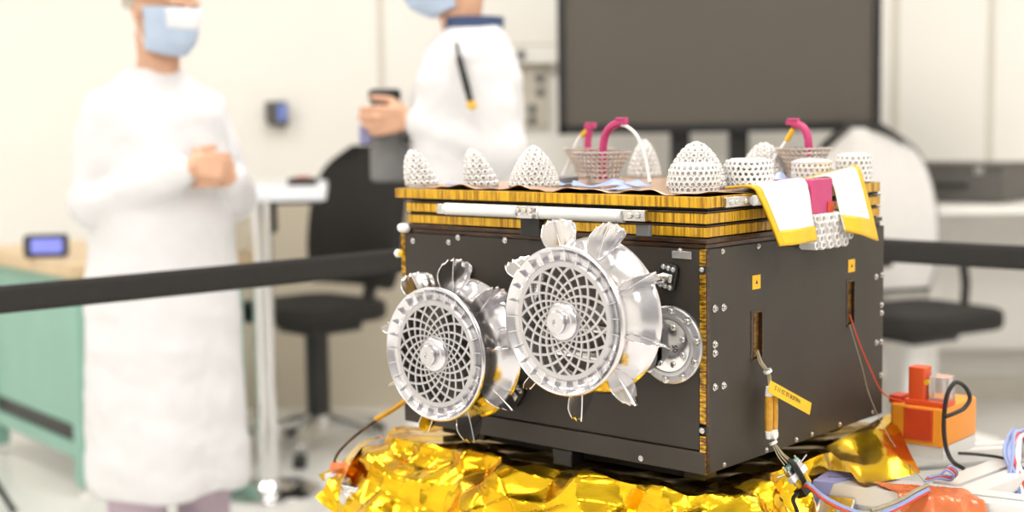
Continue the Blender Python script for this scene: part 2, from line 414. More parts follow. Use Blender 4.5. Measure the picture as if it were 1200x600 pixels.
# stacked panels
def slab(x0, x1, y0, y1, z0, z1): return MB().box(((x0 + x1) / 2, (y0 + y1) / 2, (z0 + z1) / 2), (x1 - x0, y1 - y0, z1 - z0))
rp_(slab(-.541, -.001, .001, .470, .2895, .2950), 'film_edge', M['kapdark'], bevel=.0006)
rp_(slab(-.536, .0035, -.0030, .468, .2960, .3020), 'film_edge', M['kapdark'], bevel=.0006)
rp_(slab(-.530, -.004, .006, .464, .3000, .3350), 'film_edge', M['hole'])
rp_(slab(-.5300, .0015, -.0010, .464, .3036, .3160), 'lower_solar_panel', M['kapedge'], bevel=.0006)
rp_(slab(-.531, .0025, -.0020, .464, .3168, .3184), 'film_edge', M['kapdark'])
rp_(slab(-.5325, .0020, -.0010, .464, .3206, .3335), 'middle_solar_panel', M['kapedge'], bevel=.0006)
rp_(slab(-.534, .0030, -.0025, .464, .3345, .3362), 'film_edge', M['kapdark'])
rp_(slab(-.545, .0000, .0030, .460, .3372, .3402), 'film_edge', M['hole'])
top = rp_(slab(-.5537, .0035, -.0040, .460, .3405, .3545), 'upper_solar_panel', M['kapedge'], bevel=.0006)
# black release blocks and white tubes on the front of the stack
blk = rp_(slab(-.2975, -.2630, -.012, .004, .2935, .3200), 'release_block', M['bracket'], bevel=.001)
rp_(slab(-.104, -.082, -.006, .003, .302, .3165), 'tape_patch', M['mgrey'], bevel=.0005)
for x0, x1 in ((-.4356, -.3029), (-.2581, -.1231)):
    L = x1 - x0
    tb = MB().lathe([(.0078, 0), (.0086, .001), (.0086, L - .001), (.0078, L)], c=(x0, -.0125, .3275), axis=(1, 0, 0), n=20)
    tb = rp_(tb, 'hold_down_tube', M['white'])
    tb['label'] = 'white cylindrical tube'
    for xx in (x0 - .0035, x1 + .0005):
        q = MB().lathe([(.0088, 0), (.0088, .003)], c=(xx, -.0125, .3275), axis=(1, 0, 0), n=18); q.v = [p - CEN for p in q.v]
        q.build('end_ring', M['honey'], tb)
q = slab(-.3005, -.2595, -.018, .001, .3195, .3365); q.box((-.28, -.020, .3225), (.026, .006, .006))
for dx in (-.010, .002, .012): q.lathe([(.0034, 0), (.0034, .006)], c=(-.28 + dx, -.022, .3305), axis=(0, -1, 0), n=10)
rp_(q, 'hinge_bracket', M['steel'], bevel=.0007)
q = slab(-.1215, -.0830, -.016, .001, .3215, .3360); q.lathe([(.0042, 0), (.0042, .004)], c=(-.106, -.015, .3288), axis=(0, -1, 0), n=12); q.lathe([(.0042, 0), (.0042, .004)], c=(-.094, -.015, .3292), axis=(0, -1, 0), n=12)
rp_(q, 'end_bracket', M['steel'], bevel=.0009)
rp_(slab(-.4560, -.4385, -.015, .001, .3200, .3345), 'end_bracket', M['steel'], bevel=.0009)
q = slab(.000, .0085, .034, .096, .3395, .3525)
for dy in (.046, .058, .078): q.lathe([(.0036, 0), (.0036, .003)], c=(.0080, dy, .3460), axis=(1, 0, 0), n=10)
rp_(q, 'side_bracket', M['steel'], bevel=.0009)
rp_(MB().lathe([(.0064, 0), (.0070, .001), (.0070, .03), (.006, .031)], c=(.0085, .098, .3455), axis=(0, 1, 0), n=16), 'hold_down_tube', M['white'])
# white cap and knob on the left edge
rp_(MB().lathe([(.006, 0), (.007, .004), (.007, .016), (.003, .020)], c=(-.545, -.003, .2955), axis=(1, 0, 0), n=16), 'end_cap', M['white'])
q = rp_(MB().lathe([(.004, 0), (.0062, .003), (.0062, .008), (.004, .011)], c=(-.5585, .000, .2560), axis=(1, 0, 0), n=14), 'edge_knob', M['white'])
q2 = MB().lathe([(.005, 0), (.005, .008)], c=(-.5485, .000, .2560), axis=(1, 0, 0), n=14); q2.v = [p - CEN for p in q2.v]; q2.build('knob_collar', M['yellow'], q)
# copper film lying on the upper panel, wavy towards the front
def film_fn(u, v):
    x = -.545 + .545 * u; y = -.001 + .44 * v
    wv = (.0030 + .0028 * sin(x * 58 + 1.2) + .0014 * sin(x * 131)) * max(0, 1 - v * 5) if v < .2 else 0
    y += .008 * sin(x * 33) * max(0, 1 - v * 4) + .008 * (1 - v)
    return V((x, y, .3556 + max(0, wv) + .0007 * noise.noise(V((x * 60, y * 60, 0))) ** 2)) - CEN
MB().grid(film_fn, 150, 60).build('copper_film', M['copper'], rover, solid=.0004)
# strips of blue film
random.seed(3)
for (x, y, a, l, wd, h) in [(-.46, .06, .5, .07, .022, .004), (-.385, .10, -.4, .08, .02, .005), (-.34, .13, .1, .06, .026, .006), (-.255, .11, .6, .075, .03, .010), (-.235, .155, -.3, .08, .026, .008),
                            (-.11, .17, .2, .07, .03, .006), (-.17, .05, 1.0, .05, .02, .006), (-.10, .33, .3, .05, .022, .014), (-.06, .40, .8, .04, .02, .016)]:
    def ffn(u, v, x=x, y=y, a=a, l=l, wd=wd, h=h):
        px, py = (u - .5) * l, (v - .5) * wd
        zz = .3580 + h * (.5 + .5 * sin(u * 7 + x * 90)) * (.3 + .7 * v) + .002 * noise.noise(V((u * 4, v * 3, x * 50)))
        return V((x + px * cos(a) - py * sin(a), y + px * sin(a) + py * cos(a), zz)) - CEN
    MB().grid(ffn, 16, 6).build('blue_film_strip', M['film'], rover, solid=.0005)
# dark little plate between cone and basket
rp_(slab(-.395, -.350, .145, .185, .3565, .3680), 'grey_block', M['mgrey'], bevel=.002)
# shoulder joint disc
sx0, sz0 = -.0535, .1635
q = MB().lathe([(.0505, 0), (.0505, .0055), (.0485, .0070), (.0405, .0070), (.0400, .0105), (.0385, .0110), (.0350, .0110), (.0345, .0085)], c=(sx0, .001, sz0), axis=(0, -1, 0), n=64)
sh = rp_(q, 'shoulder_flange', M['aluw'])
q = MB().lathe([(.0343, 0), (.0343, .0105), (.0335, .0110), (.0, .0110)], c=(sx0, .001, sz0), axis=(0, -1, 0), n=48); q.v = [p - CEN for p in q.v]
cap = q.build('shoulder_cap', M['alup'], sh)
for k in range(10):
    a = R_(36 * k + 12); screw((sx0 + .0445 * cos(a), -.006, sz0 + .0445 * sin(a)), NF, sh, 1.25)
for k in range(8):
    a = R_(45 * k + 22); screw((sx0 + .026 * cos(a), -.0075, sz0 + .026 * sin(a)), NF, sh, 1.25)
mt = Matrix.Translation(V((sx0 + .0125, -.0104, sz0 - .003)) - CEN) @ Matrix(((1, 0, 0, 0), (0, 0, -1, 0), (0, 1, 0, 0), (0, 0, 0, 1))) @ Matrix.Rotation(R_(-82), 4, 'Z')
text_mesh('engraving', '50', .0105, M['ink'], cap, mt)
# hinge brackets on the front
def hinge(cx, cz, ang, tx, tz, s=1.):
    rot = Matrix.Rotation(R_(ang), 3, 'Y')
    q = MB().rbox((0, 0, 0), (.027 * s, .008, .036 * s), .007 * s, axis=1)
    q.v = [V((cx, -.004, cz)) + rot @ p for p in q.v]
    h = rp_(q, 'hinge_bracket', M['bracket'], bevel=.0012)
    for i in (-1, 0, 1):
        for j in (-1, 1):
            p = rot @ V((i * .0075 * s, 0, j * .0120 * s)); screw((cx + p.x, -.0078, cz + p.z), NF, h, .8 * s)
    q = MB().tube([V((cx, -.010, cz)) + rot @ V((.006 * s, 0, 0)), V((cx, -.012, cz)) + rot @ V((-.004, 0, 0)), V((tx, -.030, tz))], [.0055 * s, .0045 * s, .0035 * s], 8); q.v = [p - CEN for p in q.v]
    q.build('latch_pin', M['steel'], h)
    q = MB().box(V((cx, -.0095, cz)) + rot @ V((.002, 0, 0)), (.016 * s, .005, .011 * s), rot); q.v = [p - CEN for p in q.v]
    q.build('latch_plate', M['steel'], h, bevel=.001)
hinge(-.0545, .2515, 12, -.078, .247); hinge(-.413, .2310, -4, -.440, .224, .95); hinge(-.3180, .0690, 35, -.341, .060)
# folded legs
q = MB(); q.tube([(-.075, -.028, .176), (-.345, -.028, .181)], .0055, 10)
rp_(q, 'leg', M['steel'])
q = MB(); q.tube([(-.075, -.028, .139), (-.345, -.028, .145)], .0055, 10)
rp_(q, 'leg', M['steel'])
q = MB().rbox((-.385, -.024, .160), (.085, .016, .075), .02, axis=1); rp_(q, 'leg_bracket', M['mgrey'], bevel=.001)
q = MB().rbox((-.095, -.024, .165), (.06, .02, .075), .02, axis=1); rp_(q, 'leg_bracket', M['mgrey'], bevel=.001)

# wheels
def wheel(cx, cz, yf, off, dz):
    """local: axis along +y from the face (y=0) to the rear flange"""
    RF = .0932
    prof = [(.0735, .0065), (.0800, .0070), (.0870, .0045), (RF - .0035, -.0010), (RF - .0015, -.0018), (RF, -.0005), (RF + .0006, .004), (RF - .004, .007), (.0840, .012), (.0785, .022), (.0775, .034), (.0800, .046), (.0865, .056), (.0945, .0635), (.1000, .0685), (.1000, .0705),
            (.0950, .0705), (.0860, .062), (.0760, .048), (.0735, .034), (.0735, .022)]
    wob = MB().lathe(prof, axis=(0, 1, 0), n=96, closed=True)
    loc = V((cx, yf, cz)) - CEN
    wh = wob.build('wheel', M['alu'], rover, loc, ang=50)
    # lattice plate: two families of 18 spiral bars
    lp = MB(); N = 18; r0, r1 = .0190, .0700; sweep = R_(80)
    for fam in (1, -1):
        for k in range(N):
            lo, hi = [], []
            for i in range(25):
                t = i / 24; r = r0 * (r1 / r0) ** t; a = 2 * pi * k / N + fam * sweep * t
                hw = .00085 + .00085 * t
                # perpendicular offset in the plane
                dr = r * math.log(r1 / r0); da = r * fam * sweep; L = sqrt(dr * dr + da * da)
                er = V((cos(a), 0, sin(a))); ea = V((-sin(a), 0, cos(a)))
                n = (er * (-da) + ea * dr) / L; c = er * r
                lo.append(c - n * hw); hi.append(c + n * hw)
            y0, y1 = (.0020, .0042) if fam == 1 else (.0022, .0044)
            m = 25; vs = [p + V((0, y, 0)) for y in (y0, y1) for s_ in (lo, hi) for p in s_]; fs = []
            for i in range(m - 1):
                a0, b0, c0, d0 = i, m + i, 2 * m + i, 3 * m + i
                fs += [(a0, a0 + 1, b0 + 1, b0), (c0, d0, d0 + 1, c0 + 1), (a0, c0, c0 + 1, a0 + 1), (b0, b0 + 1, d0 + 1, d0)]
            lp.add(vs, fs)
    lp.lathe([(.0675, .0018), (.0735, .0018), (.0755, .0040), (.0755, .0066), (.0675, .0046)], axis=(0, 1, 0), n=96, closed=True)
    lp.lathe([(.0100, .0018), (.0262, .0018), (.0262, .0046), (.0100, .0046)], axis=(0, 1, 0), n=40, closed=True)
    lp.build('lattice_plate', M['aluw'], wh, smooth=False)
    rb = MB()
    for k in range(27):
        a = 2 * pi * (k + .5) / 27; er = V((cos(a), 0, sin(a))); ea = V((-sin(a), 0, cos(a)))
        rb.add([er * .0738 + ea * s_ * .0006 + V((0, .0075, 0)) for s_ in (-1, 1)] + [er * .0893 + ea * s_ * .0006 + V((0, .0040, 0)) for s_ in (-1, 1)] +
               [er * .0738 + ea * s_ * .0006 + V((0, .0014, 0)) for s_ in (-1, 1)] + [er * .0893 + ea * s_ * .0006 + V((0, -.0016, 0)) for s_ in (-1, 1)],
               [(0, 1, 5, 4), (4, 5, 7, 6), (6, 7, 3, 2), (0, 4, 6, 2), (1, 3, 7, 5), (0, 2, 3, 1)])
    rb.build('rim_ribs', M['alup'], wh, smooth=False)
    MB().lathe([(.0245, .003), (.0245, -.0010), (.0225, -.0040), (.0185, -.0058), (.0150, -.0060), (.0142, -.0135), (.0130, -.0146), (.0042, -.0146), (.0036, -.0118), (.0, -.0118)], axis=(0, 1, 0), n=40).build('hub_cap', M['alu'], wh)
    MB().lathe([(.012, .004), (.012, .072 + dz)], axis=(0, 1, 0), n=20).build('axle', M['mgrey'], wh)
    # paddle: scalloped sheet standing on the tread
    def pf(u, v):
        s_ = 2 * u - 1
        wdt = .0215 + .0085 * sin(min(1, v / .75) * pi / 2) - .0040 * max(0, (v - .75) / .25)
        arch = .1310 - .0110 * abs(s_) ** 2.4 - .0022 * abs(sin(s_ * pi * 2.5))
        base = .0775 + .008 * s_ * s_
        r = base + (arch - base) * v
        bend = .0060 * v ** 1.6 - .0045 * (1 - abs(s_)) * v + .0070 * s_ * v
        return V((bend, .0370 + s_ * wdt, r))
    pm = MB().grid(pf, 40, 12).tube([pf(.5, v / 10) for v in range(1, 11)], .0011, 6).mesh('paddle', M['alup'], True, 60)
    for k in range(9):
        a = R_(off + 40 * k)
        o = bpy.data.objects.new('paddle', pm); COL.objects.link(o); o.parent = wh; o.rotation_euler = (0, a, 0)
        sd = o.modifiers.new('thickness', 'SOLIDIFY'); sd.thickness = .0009; sd.offset = 0
    return wh
wheel(-.1110, .2060, -.150, 20, .045)
wheel(-.3735, .1338, -.110, 2, .005)
rp_(slab(-.520, -.055, .055, .450, -.0236, .0006), 'gap_light_blocker', M['hole'])  # added dark block, keeps background light out of the gap under the body
# feet under the body
for x, y in ((-.44, .06), (-.235, .012), (-.46, .42), (-.06, .42), (-.05, .06)):
    rp_(MB().box((x, y, -.0115), (.034, .03, .023)), 'foot', M['bracket'], bevel=.002)

# ------------------------------------------------------------------ lattice bumpers and baskets on the top
def lattice(profile, cell, depth=.004, skew=(0, 0), hx=.60, hin=.34, squash=1.0, pearl=False):
    """rows of little hexagonal tubes standing on a surface of revolution; profile = [(r, z)]"""
    q = MB(); P = [V((r, 0, z)) for r, z in profile]
    seg = [(P[i + 1] - P[i]).length for i in range(len(P) - 1)]; L = sum(seg)
    zmax = max(z for r, z in profile)
    def at(d):
        for i, s_ in enumerate(seg):
            if d <= s_ or i == len(seg) - 1:
                t = min(1, d / s_); p = P[i].lerp(P[i + 1], t); g = (P[i + 1] - P[i]).normalized(); return p, V((g.z, 0, -g.x))
            d -= s_
    rows = max(2, round(L / (cell * .87)))
    for j in range(rows):
        p, n0 = at((j + .5) / rows * L); n = max(1, round(2 * pi * max(p.x, .001) / cell))
        for k in range(n):
            a = 2 * pi * (k + .5 * (j % 2) + .13 * j) / n
            rot = Matrix.Rotation(a, 3, 'Z')
            c = rot @ V((p.x, 0, p.z)); c.y *= squash; c += V((skew[0], skew[1], 0)) * (p.z / zmax)
            N = rot @ n0; U = rot @ V((0, 1, 0)); W_ = N.cross(U)
            vs = []
            for rad, dd in (((.58, -.0038), (.46, .0012), (.28, .0022), (.20, -.0016)) if pearl else ((hx, 0), (hin, .0004), (hx, -depth), (hin, -depth))):
                for h in range(6):
                    b = pi / 3 * h + pi / 6; vs.append(c + (U * cos(b) + W_ * sin(b)) * rad * cell + N * dd)
            fs = []
            for h in range(6):
                g = (h + 1) % 6
                fs += [(h, g, 6 + g, 6 + h), (6 + h, 6 + g, 12 + g, 12 + h), (12 + h, 12 + g, 18 + g, 18 + h)] if pearl else [(h, g, 6 + g, 6 + h), (h, 12 + h, 12 + g, g), (6 + h, 6 + g, 18 + g, 18 + h)]
            q.add(vs, fs)
    return q
def dome_prof(R, Hh, p=1.5, m=12, flat=.0):
    out = []
    for i in range(m + 1):
        t = i / m; out.append((max(.001, R * (1 - t ** p) ** (1 / p) if not flat else R * (1 - (1 - flat) * t ** p)), Hh * t))
    return out
ZT = .3580
WX = V((EX.x, EY.x))     # world +x in rover axes
def bumper(name, label, xy, Rb, Hh, p=1.35, cell=.0082, skew=0, core=True, group='white lattice bumpers on the top panel', z=ZT, depth=.0040, flat_top=None):
    t = thing(name, label, 'lattice bumper', RW((xy[0], xy[1], z)), -YAW, group)
    pr = dome_prof(Rb, Hh, p)
    if flat_top: pr = [(Rb * .96, 0), (Rb, Hh * .3), (Rb * .99, Hh * .7), (Rb * .90, Hh * .92), (Rb * .60, Hh), (.002, Hh)]
    sk = (WX.x * skew, WX.y * skew)
    lattice(pr, cell if flat_top or not core else .0094, depth, sk, pearl=core and not flat_top).build('honeycomb_shell', M['honey'], t, smooth=False)
    if core:
        cp = [(max(.0005, r - .0034), z_ * .95) for r, z_ in pr]
        q = MB().lathe(cp, n=24); zm = max(z_ for r, z_ in cp)
        q.v = [v + V((sk[0], sk[1], 0)) * (v.z / zm) for v in q.v]
        q.build('inner_core', M['honeyc'], t)
    MB().lathe([(Rb * .75, -.0012), (Rb * .98, -.0012), (Rb * .98, .001), (Rb * .75, .001)], n=24, closed=True).build('base_ring', M['white'], t)
    return t
bumper('lattice_bumper', 'white honeycomb bumper leaning left, at the left front corner of the top panel', (-.5285, .030), .0235, .0535, 1.65, skew=-.015)
bumper('lattice_bumper', 'white honeycomb bumper leaning left, second from the left end on the front edge', (-.4220, .048), .0230, .0545, 1.65, skew=-.015)
bumper('lattice_bumper', 'wide pointed white honeycomb cone left of the basket with arched cable', (-.3480, .078), .0360, .0580, 1.42)
bumper('lattice_bumper', 'small blurred white honeycomb cone just behind the basket with the arched cable', (-.4070, .430), .0260, .0600, 1.5)
bumper('lattice_bumper', 'tall white honeycomb cone behind the drum shaped bumper at the near corner', (-.1150, .150), .0400, .0620, 1.65)
bumper('lattice_bumper', 'drum shaped white honeycomb bumper standing right at the near corner of the top', (-.0540, .0540), .0335, .0370, cell=.0078, flat_top=True)
bumper('lattice_bumper', 'open see-through honeycomb bumper between the corner drum and the white mats', (-.0640, .2020), .0345, .0385, cell=.0080, core=False, flat_top=True, depth=.003)
bumper('lattice_bumper', 'blurred white honeycomb cone left of the far right basket', (-.1720, .4200), .0370, .0550, 1.6)
bumper('lattice_bumper', 'drum shaped white honeycomb bumper in front of the far right basket', (-.0560, .3620), .0290, .0330, flat_top=True)
bumper('lattice_bumper', 'drum shaped white honeycomb bumper at the far right corner of the top panel', (-.0240, .4300), .0265, .0400, flat_top=True)

def basket(name, label, xy, Rt, Rb, Hh, handle, tip, cable, shrink=None):
    t = thing(name, label, 'lattice basket', RW((xy[0], xy[1], ZT)), -YAW, 'lattice baskets with pink handles')
    base = V((xy[0], xy[1], ZT))
    pr = [(Rb, .004), (Rb * 1.02, Hh * .3), (Rb + (Rt - Rb) * .45, Hh * .62), (Rt * .96, Hh * .96)]
    lattice(pr, .0086, .003, hx=.60, hin=.46).build('honeycomb_bowl', M['basket'], t, smooth=False)
    MB().lathe([(Rt * .93, Hh * .96), (Rt, Hh * .96), (Rt, Hh), (Rt * .93, Hh)], n=40, closed=True).build('top_rim', M['basket'], t)
    MB().lathe([(Rb * .6, 0), (Rb * 1.02, 0), (Rb * 1.02, .006), (Rb * .6, .006)], n=32, closed=True).build('foot_ring', M['basket'], t)
    hp = smooth_path([V(p) - base for p in handle], 6)
    h = MB().tube(hp, .0062, 8).build('handle', M['pink'], t)
    tp = V(tip) - base
    MB().box(tp, (.020, .010, .0065)).box(tp + V((.001, 0, .005)), (.016, .012, .004)).build('handle_clip', M['pink'], h, bevel=.001)
    MB().lathe([(.011, 0), (.011, .004), (.006, .006), (.006, .03)], c=(hp[0].x, hp[0].y, .0055), n=12).build('handle_base', M['pink'], h)
    cb = MB().tube(smooth_path([V(p) - base for p in cable], 8), .0026, 8).build('cable', M['white'], t)
    if shrink:
        MB().tube([V(p) - base for p in shrink], .0042, 8).build('cable_sleeve', M['ytape'], cb)
    return t
basket('lattice_basket', 'nearest honeycomb basket with pink handle and white cable arching right', (-.3243, .2092), .0445, .0245, .0470,
       [(-.3235, .209, .388), (-.3225, .209, .410), (-.3190, .209, .427), (-.3090, .209, .440), (-.2960, .209, .4465), (-.288, .209, .447)], (-.288, .209, .4485),
       [(-.300, .209, .4455), (-.2870, .209, .4445), (-.2740, .209, .4400), (-.2600, .209, .4290), (-.2490, .209, .4080), (-.2430, .209, .3880), (-.2380, .209, .3650), (-.234, .206, .3600)])
basket('lattice_basket', 'blurred honeycomb basket behind the nearest basket, its cable falling left', (-.5000, .4000), .0430, .0230, .0480,
       [(-.5020, .400, .388), (-.5020, .400, .415), (-.5000, .400, .430), (-.4985, .400, .440)], (-.4965, .400, .441),
       [(-.502, .396, .434), (-.512, .392, .425), (-.524, .386, .400), (-.533, .380, .372), (-.538, .376, .360)], [(-.502, .396, .434), (-.510, .393, .426)])
basket('lattice_basket', 'far right honeycomb basket with pink hooked handle and cable slanting left', (-.1080, .4300), .0430, .0240, .0480,
       [(-.1000, .430, .385), (-.0995, .430, .405), (-.1020, .430, .424), (-.1090, .430, .436), (-.1200, .430, .4410), (-.127, .430, .442)], (-.1270, .430, .4435),
       [(-.1230, .424, .432), (-.1310, .420, .418), (-.1440, .410, .394), (-.1560, .400, .3700), (-.162, .396, .360)], [(-.1230, .424, .434), (-.1320, .4195, .416)])

# white mats with yellow borders hanging over the side
def mat_sheet(label, L, Rr, left_b, right_b, bot_b, back_b):
    """L, Rr: side rails of (x,y,z) from the back of the mat over the edge to the hem"""
    base = V((L[1][0], (L[1][1] + Rr[1][1]) / 2, L[1][2]))
    t = thing('protective_mat', label, 'mat', RW(base), -YAW, 'white mats with yellow borders')
    Ls, Rs = smooth_path(L, 10), smooth_path(Rr, 10); m = len(Ls) - 1
    def at(u, v, off=0):
        i = min(m - 1, int(v * m)); f = v * m - i
        a = Ls[i].lerp(Ls[i + 1], f); b = Rs[i].lerp(Rs[i + 1], f)
        p = a.lerp(b, u); bow = .006 * sin(pi * u) * v + .0012 * sin(u * 9 + v * 5) * v
        g = (Ls[min(m, i + 1)] - Ls[i]).normalized(); n = V((-g.z, 0, g.x)); n = n if n.z > 0 or n.x > 0 else -n
        return p + V((bow, 0, 0)) + n * off - base
    sh = MB().grid(lambda u, v: at(u, v), 24, 40).build('quilted_sheet', M['cloth'], t, solid=.0022)
    def border(u0, u1, v0, v1):
        MB().grid(lambda u, v: at(u0 + (u1 - u0) * u, v0 + (v1 - v0) * v, .0004), max(2, int(24 * (u1 - u0))), max(2, int(40 * (v1 - v0)))).build('border_tape', M['ytape'], t, solid=.0036)
    if left_b: border(-.005, left_b, 0, 1.003)
    if right_b: border(1 - right_b, 1.005, 0, 1.003)
    if bot_b: border(0, 1, 1 - bot_b, 1.005)
    if back_b: border(0, 1, -.003, back_b)
    return t
mat_sheet('nearer white quilted mat, yellow tape down its left side and hem',
          [(-.040, .1050, .3600), (.004, .0990, .3625), (.018, .0980, .3480), (.034, .1000, .3160), (.046, .1020, .2880)],
          [(-.055, .2300, .3605), (.006, .2260, .3680), (.022, .2160, .3520), (.036, .2000, .3180), (.047, .1900, .2890)], .085, 0, .16, 0)
mat_sheet('farther white quilted mat, yellow tape down its right side and hem',
          [(-.035, .3050, .3640), (.006, .2980, .3690), (.018, .2920, .3560), (.032, .2830, .3260), (.046, .2750, .2960)],
          [(-.012, .3880, .3760), (.010, .3760, .3790), (.020, .3740, .3600), (.034, .3700, .3180), (.046, .3660, .2760)], 0, .13, .17, .10)
# pink clamp with hanging honeycomb block
t = thing('clamp_block', 'pink clamp with a white honeycomb block hanging between the two mats', 'clamp', RW((.010, .255, .3205)), -YAW)
q = MB().box((.006, -.006, .0235), (.016, .058, .047)).box((-.020, -.006, .0430), (.050, .05, .006)); q.build('clamp', M['pink'], t, bevel=.0015)
MB().box((.0145, .016, .008), (.002, .016, .014)).build('red_tab', M['redp'], t)
q = MB(); cs = .0105
for i in range(9):
    for j in range(5):
        yy = -.030 + i * cs + (.5 * cs if j % 2 else 0); zz = -.006 - j * cs * .87
        vs = []
        for rad, xx in ((.60, .020), (.38, .0205), (.60, -.004), (.38, -.004)):
            for h in range(6):
                b = pi / 3 * h + pi / 6; vs.append((xx + (.004 * ((i + j) % 2) if xx > 0 else 0), yy + rad * cs * cos(b), zz + rad * cs * sin(b)))
        fs = []
        for h in range(6):
            g = (h + 1) % 6; fs += [(h, g, 6 + g, 6 + h), (h, 12 + h, 12 + g, g), (6 + h, 6 + g, 18 + g, 18 + h), (12 + h, 18 + h, 18 + g, 12 + g)]
        q.add(vs, fs)
q.build('honeycomb_block', M['honey'], t, smooth=False)

# ------------------------------------------------------------------ gold foil base
def fold(p, seed):
    rnd = random.Random(seed); s_ = 0
    for k in range(7):
        d = V((rnd.uniform(-1, 1), rnd.uniform(-1, 1), rnd.uniform(-1, 1))).normalized(); lam = rnd.uniform(.055, .17)
        ph = rnd.random() + 1.1 * noise.noise(p * 5 + V((k * 7, 0, 0))); x = (p.dot(d)) / lam + ph
        tri = abs((x % 1.0) - .5) * 2
        s_ += (tri - .5) * lam * .135
    return s_
RIM = [(-.600, .500, 0), (-.600, .020, 0), (-.585, -.014, 1), (-.02, -.014, 1), (.006, .006, 1), (.012, .250, 1), (.012, .535, 0)]
cum = [0.]
for i in range(len(RIM) - 1): cum.append(cum[-1] + sqrt((RIM[i + 1][0] - RIM[i][0]) ** 2 + (RIM[i + 1][1] - RIM[i][1]) ** 2))
def rim_at(d):
    d = max(0, min(cum[-1] - 1e-6, d))
    for i in range(len(RIM) - 1):
        if d <= cum[i + 1]:
            f = (d - cum[i]) / (cum[i + 1] - cum[i]); a, b = RIM[i], RIM[i + 1]
            t = V((b[0] - a[0], b[1] - a[1], 0)).normalized(); return V((a[0] + (b[0] - a[0]) * f, a[1] + (b[1] - a[1]) * f, 0)), V((t.y, -t.x, 0))
def rim_s(d):
    P = V(); N = V()
    for o in (-.03, -.02, -.01, 0, .01, .02, .03):
        p, n = rim_at(d + o); N += n; P += p
    p0, _ = rim_at(d); return p0.lerp(P / 7, .8), N.normalized()
TOT = cum[-1]
def foil_fn(u, v):
    d = u * TOT; p, n = rim_s(d)
    side = max(0, min(1, (d - (cum[4] + .12)) / .12))       # right hand side hangs steeper
    leftend = max(0, min(1, (cum[2] - d) / .10))
    flare = .105 * (1 - side) + .010 * side; flare *= (1 - .55 * leftend)
    rear = max(0, min(1, (d - cum[5] + .0) / .1))
    if v < .25:
        t = v / .25; q = p - n * (.14 * (1 - t)); z = -.0235 - .010 * (1 - t)
    else:
        t = (v - .25) / .75; t2 = t ** 1.05
        q = p + n * flare * t2; z = -.0235 - .098 * t ** 1.25 - .004 * sin(t * pi)
    P = V((q.x, q.y, z))
    amt = min(1, max(.22, (v - .12) / .25)) * (1 - .35 * side)
    f = fold(P, 5) * amt
    nn = (n + V((0, 0, .9))).normalized()
    P += nn * (f * .85 - .002 * amt)
    if P.z > -.0235 and P.y > -.004 and P.x < .008: P.z = -.0238 - abs(f) * .45
    return P
fb = MB().grid(foil_fn, 430, 64)
foil = thing('foil_blanket', 'crumpled gold foil blanket draped over the base under the black box', 'foil blanket', RW((-.3, .25, -.05)), -YAW)
fb.v = [p - V((-.3, .25, -.05)) for p in fb.v]
fb.build('crumpled_sheet', M['foil'], foil, smooth=True, ang=14)
# left flap and right flap of the blanket
def flapl(u, v):
    a = V((-.605, -.004, -.034)).lerp(V((-.600, .03, -.034)), u); b = V((-.585, -.110, -.098)).lerp(V((-.672, -.070, -.086)), u)
    p = a.lerp(b, v); return p + V((0, -.3, 1)) * (fold(p, 9) * .9 * v + .012 * sin(pi * v)) - V((-.3, .25, -.05))
MB().grid(flapl, 26, 30).build('corner_flap', M['foil'], foil, smooth=True, ang=14)
def flapr(u, v):
    a = V((.008, .285, -.016)).lerp(V((.012, .480, .002)), u); b = V((.098, .240, -.047)).lerp(V((.124, .352, -.047)), u)
    p = a.lerp(b, v); return p + V((.1, 0, 1)) * (fold(p, 12) * .55 * sin(pi * v) + .004 * sin(pi * v)) - V((-.3, .25, -.05))
MB().grid(flapr, 26, 24).build('corner_flap', M['foil'], foil, smooth=True, ang=14)
# base plate, rails and trolley frame
tro = thing('support_trolley', 'aluminium extrusion trolley frame carrying the foil covered base', 'trolley', (.15, 2.05, 0), 0)
def tl(p): return RW(p) - V((.15, 2.05, 0))
def extrusion(p0, p1, wdt, hgt, slots=1):
    """slotted profile from p0 to p1 (world, top centre line)"""
    p0, p1 = V(p0), V(p1); d = (p1 - p0).normalized(); up = V((0, 0, 1)); s_ = d.cross(up).normalized(); up = s_.cross(d)
    a, b, g, e = wdt / 2, hgt, .0042, .007
    out = [(-a, 0), (-g, 0), (-g, -e), (g, -e), (g, 0), (a, 0)]
    n = max(1, round(hgt / .045)); 
    ys_ = [-(k + .5) * hgt / n for k in range(n)]
    for y in ys_: out += [(a, y + g), (a - e, y + g), (a - e, y - g), (a, y - g)]
    out += [(a, -b), (g, -b), (g, -b + e), (-g, -b + e), (-g, -b), (-a, -b)]
    for y in reversed(ys_): out += [(-a, y - g), (-a + e, y - g), (-a + e, y + g), (-a, y + g)]
    L = (p1 - p0).length
    return MB().prism(out, 0, L, lambda x, y, z: p0 + s_ * x + up * y + d * z)
def tpart(mb, name, m, **k):
    mb.v = [p - V((.15, 2.05, 0)) for p in mb.v]; return mb.build(name, m, tro, **k)
q = MB().box((0, 0, 0), (.575, .500, .040)); rz = Matrix.Rotation(-YAW, 3, 'Z')
q.v = [rz @ p + RW((-.295, .268, -.058)) for p in q.v]; tpart(q, 'base_plate', M['dgrey'])
tpart(extrusion(RW((-.618, -.080, -.082)), RW((-.618, .56, -.082)), .050, .045), 'rail', M['ext'], smooth=False)
tpart(extrusion(RW((-.03, .03, -.082)), RW((-.03, .56, -.082)), .045, .045), 'rail', M['ext'], smooth=False)
tpart(extrusion((.4310, 1.9560, .7370), (.6720, 1.8080, .7370), .066, .058), 'rail', M['ext'], smooth=False)
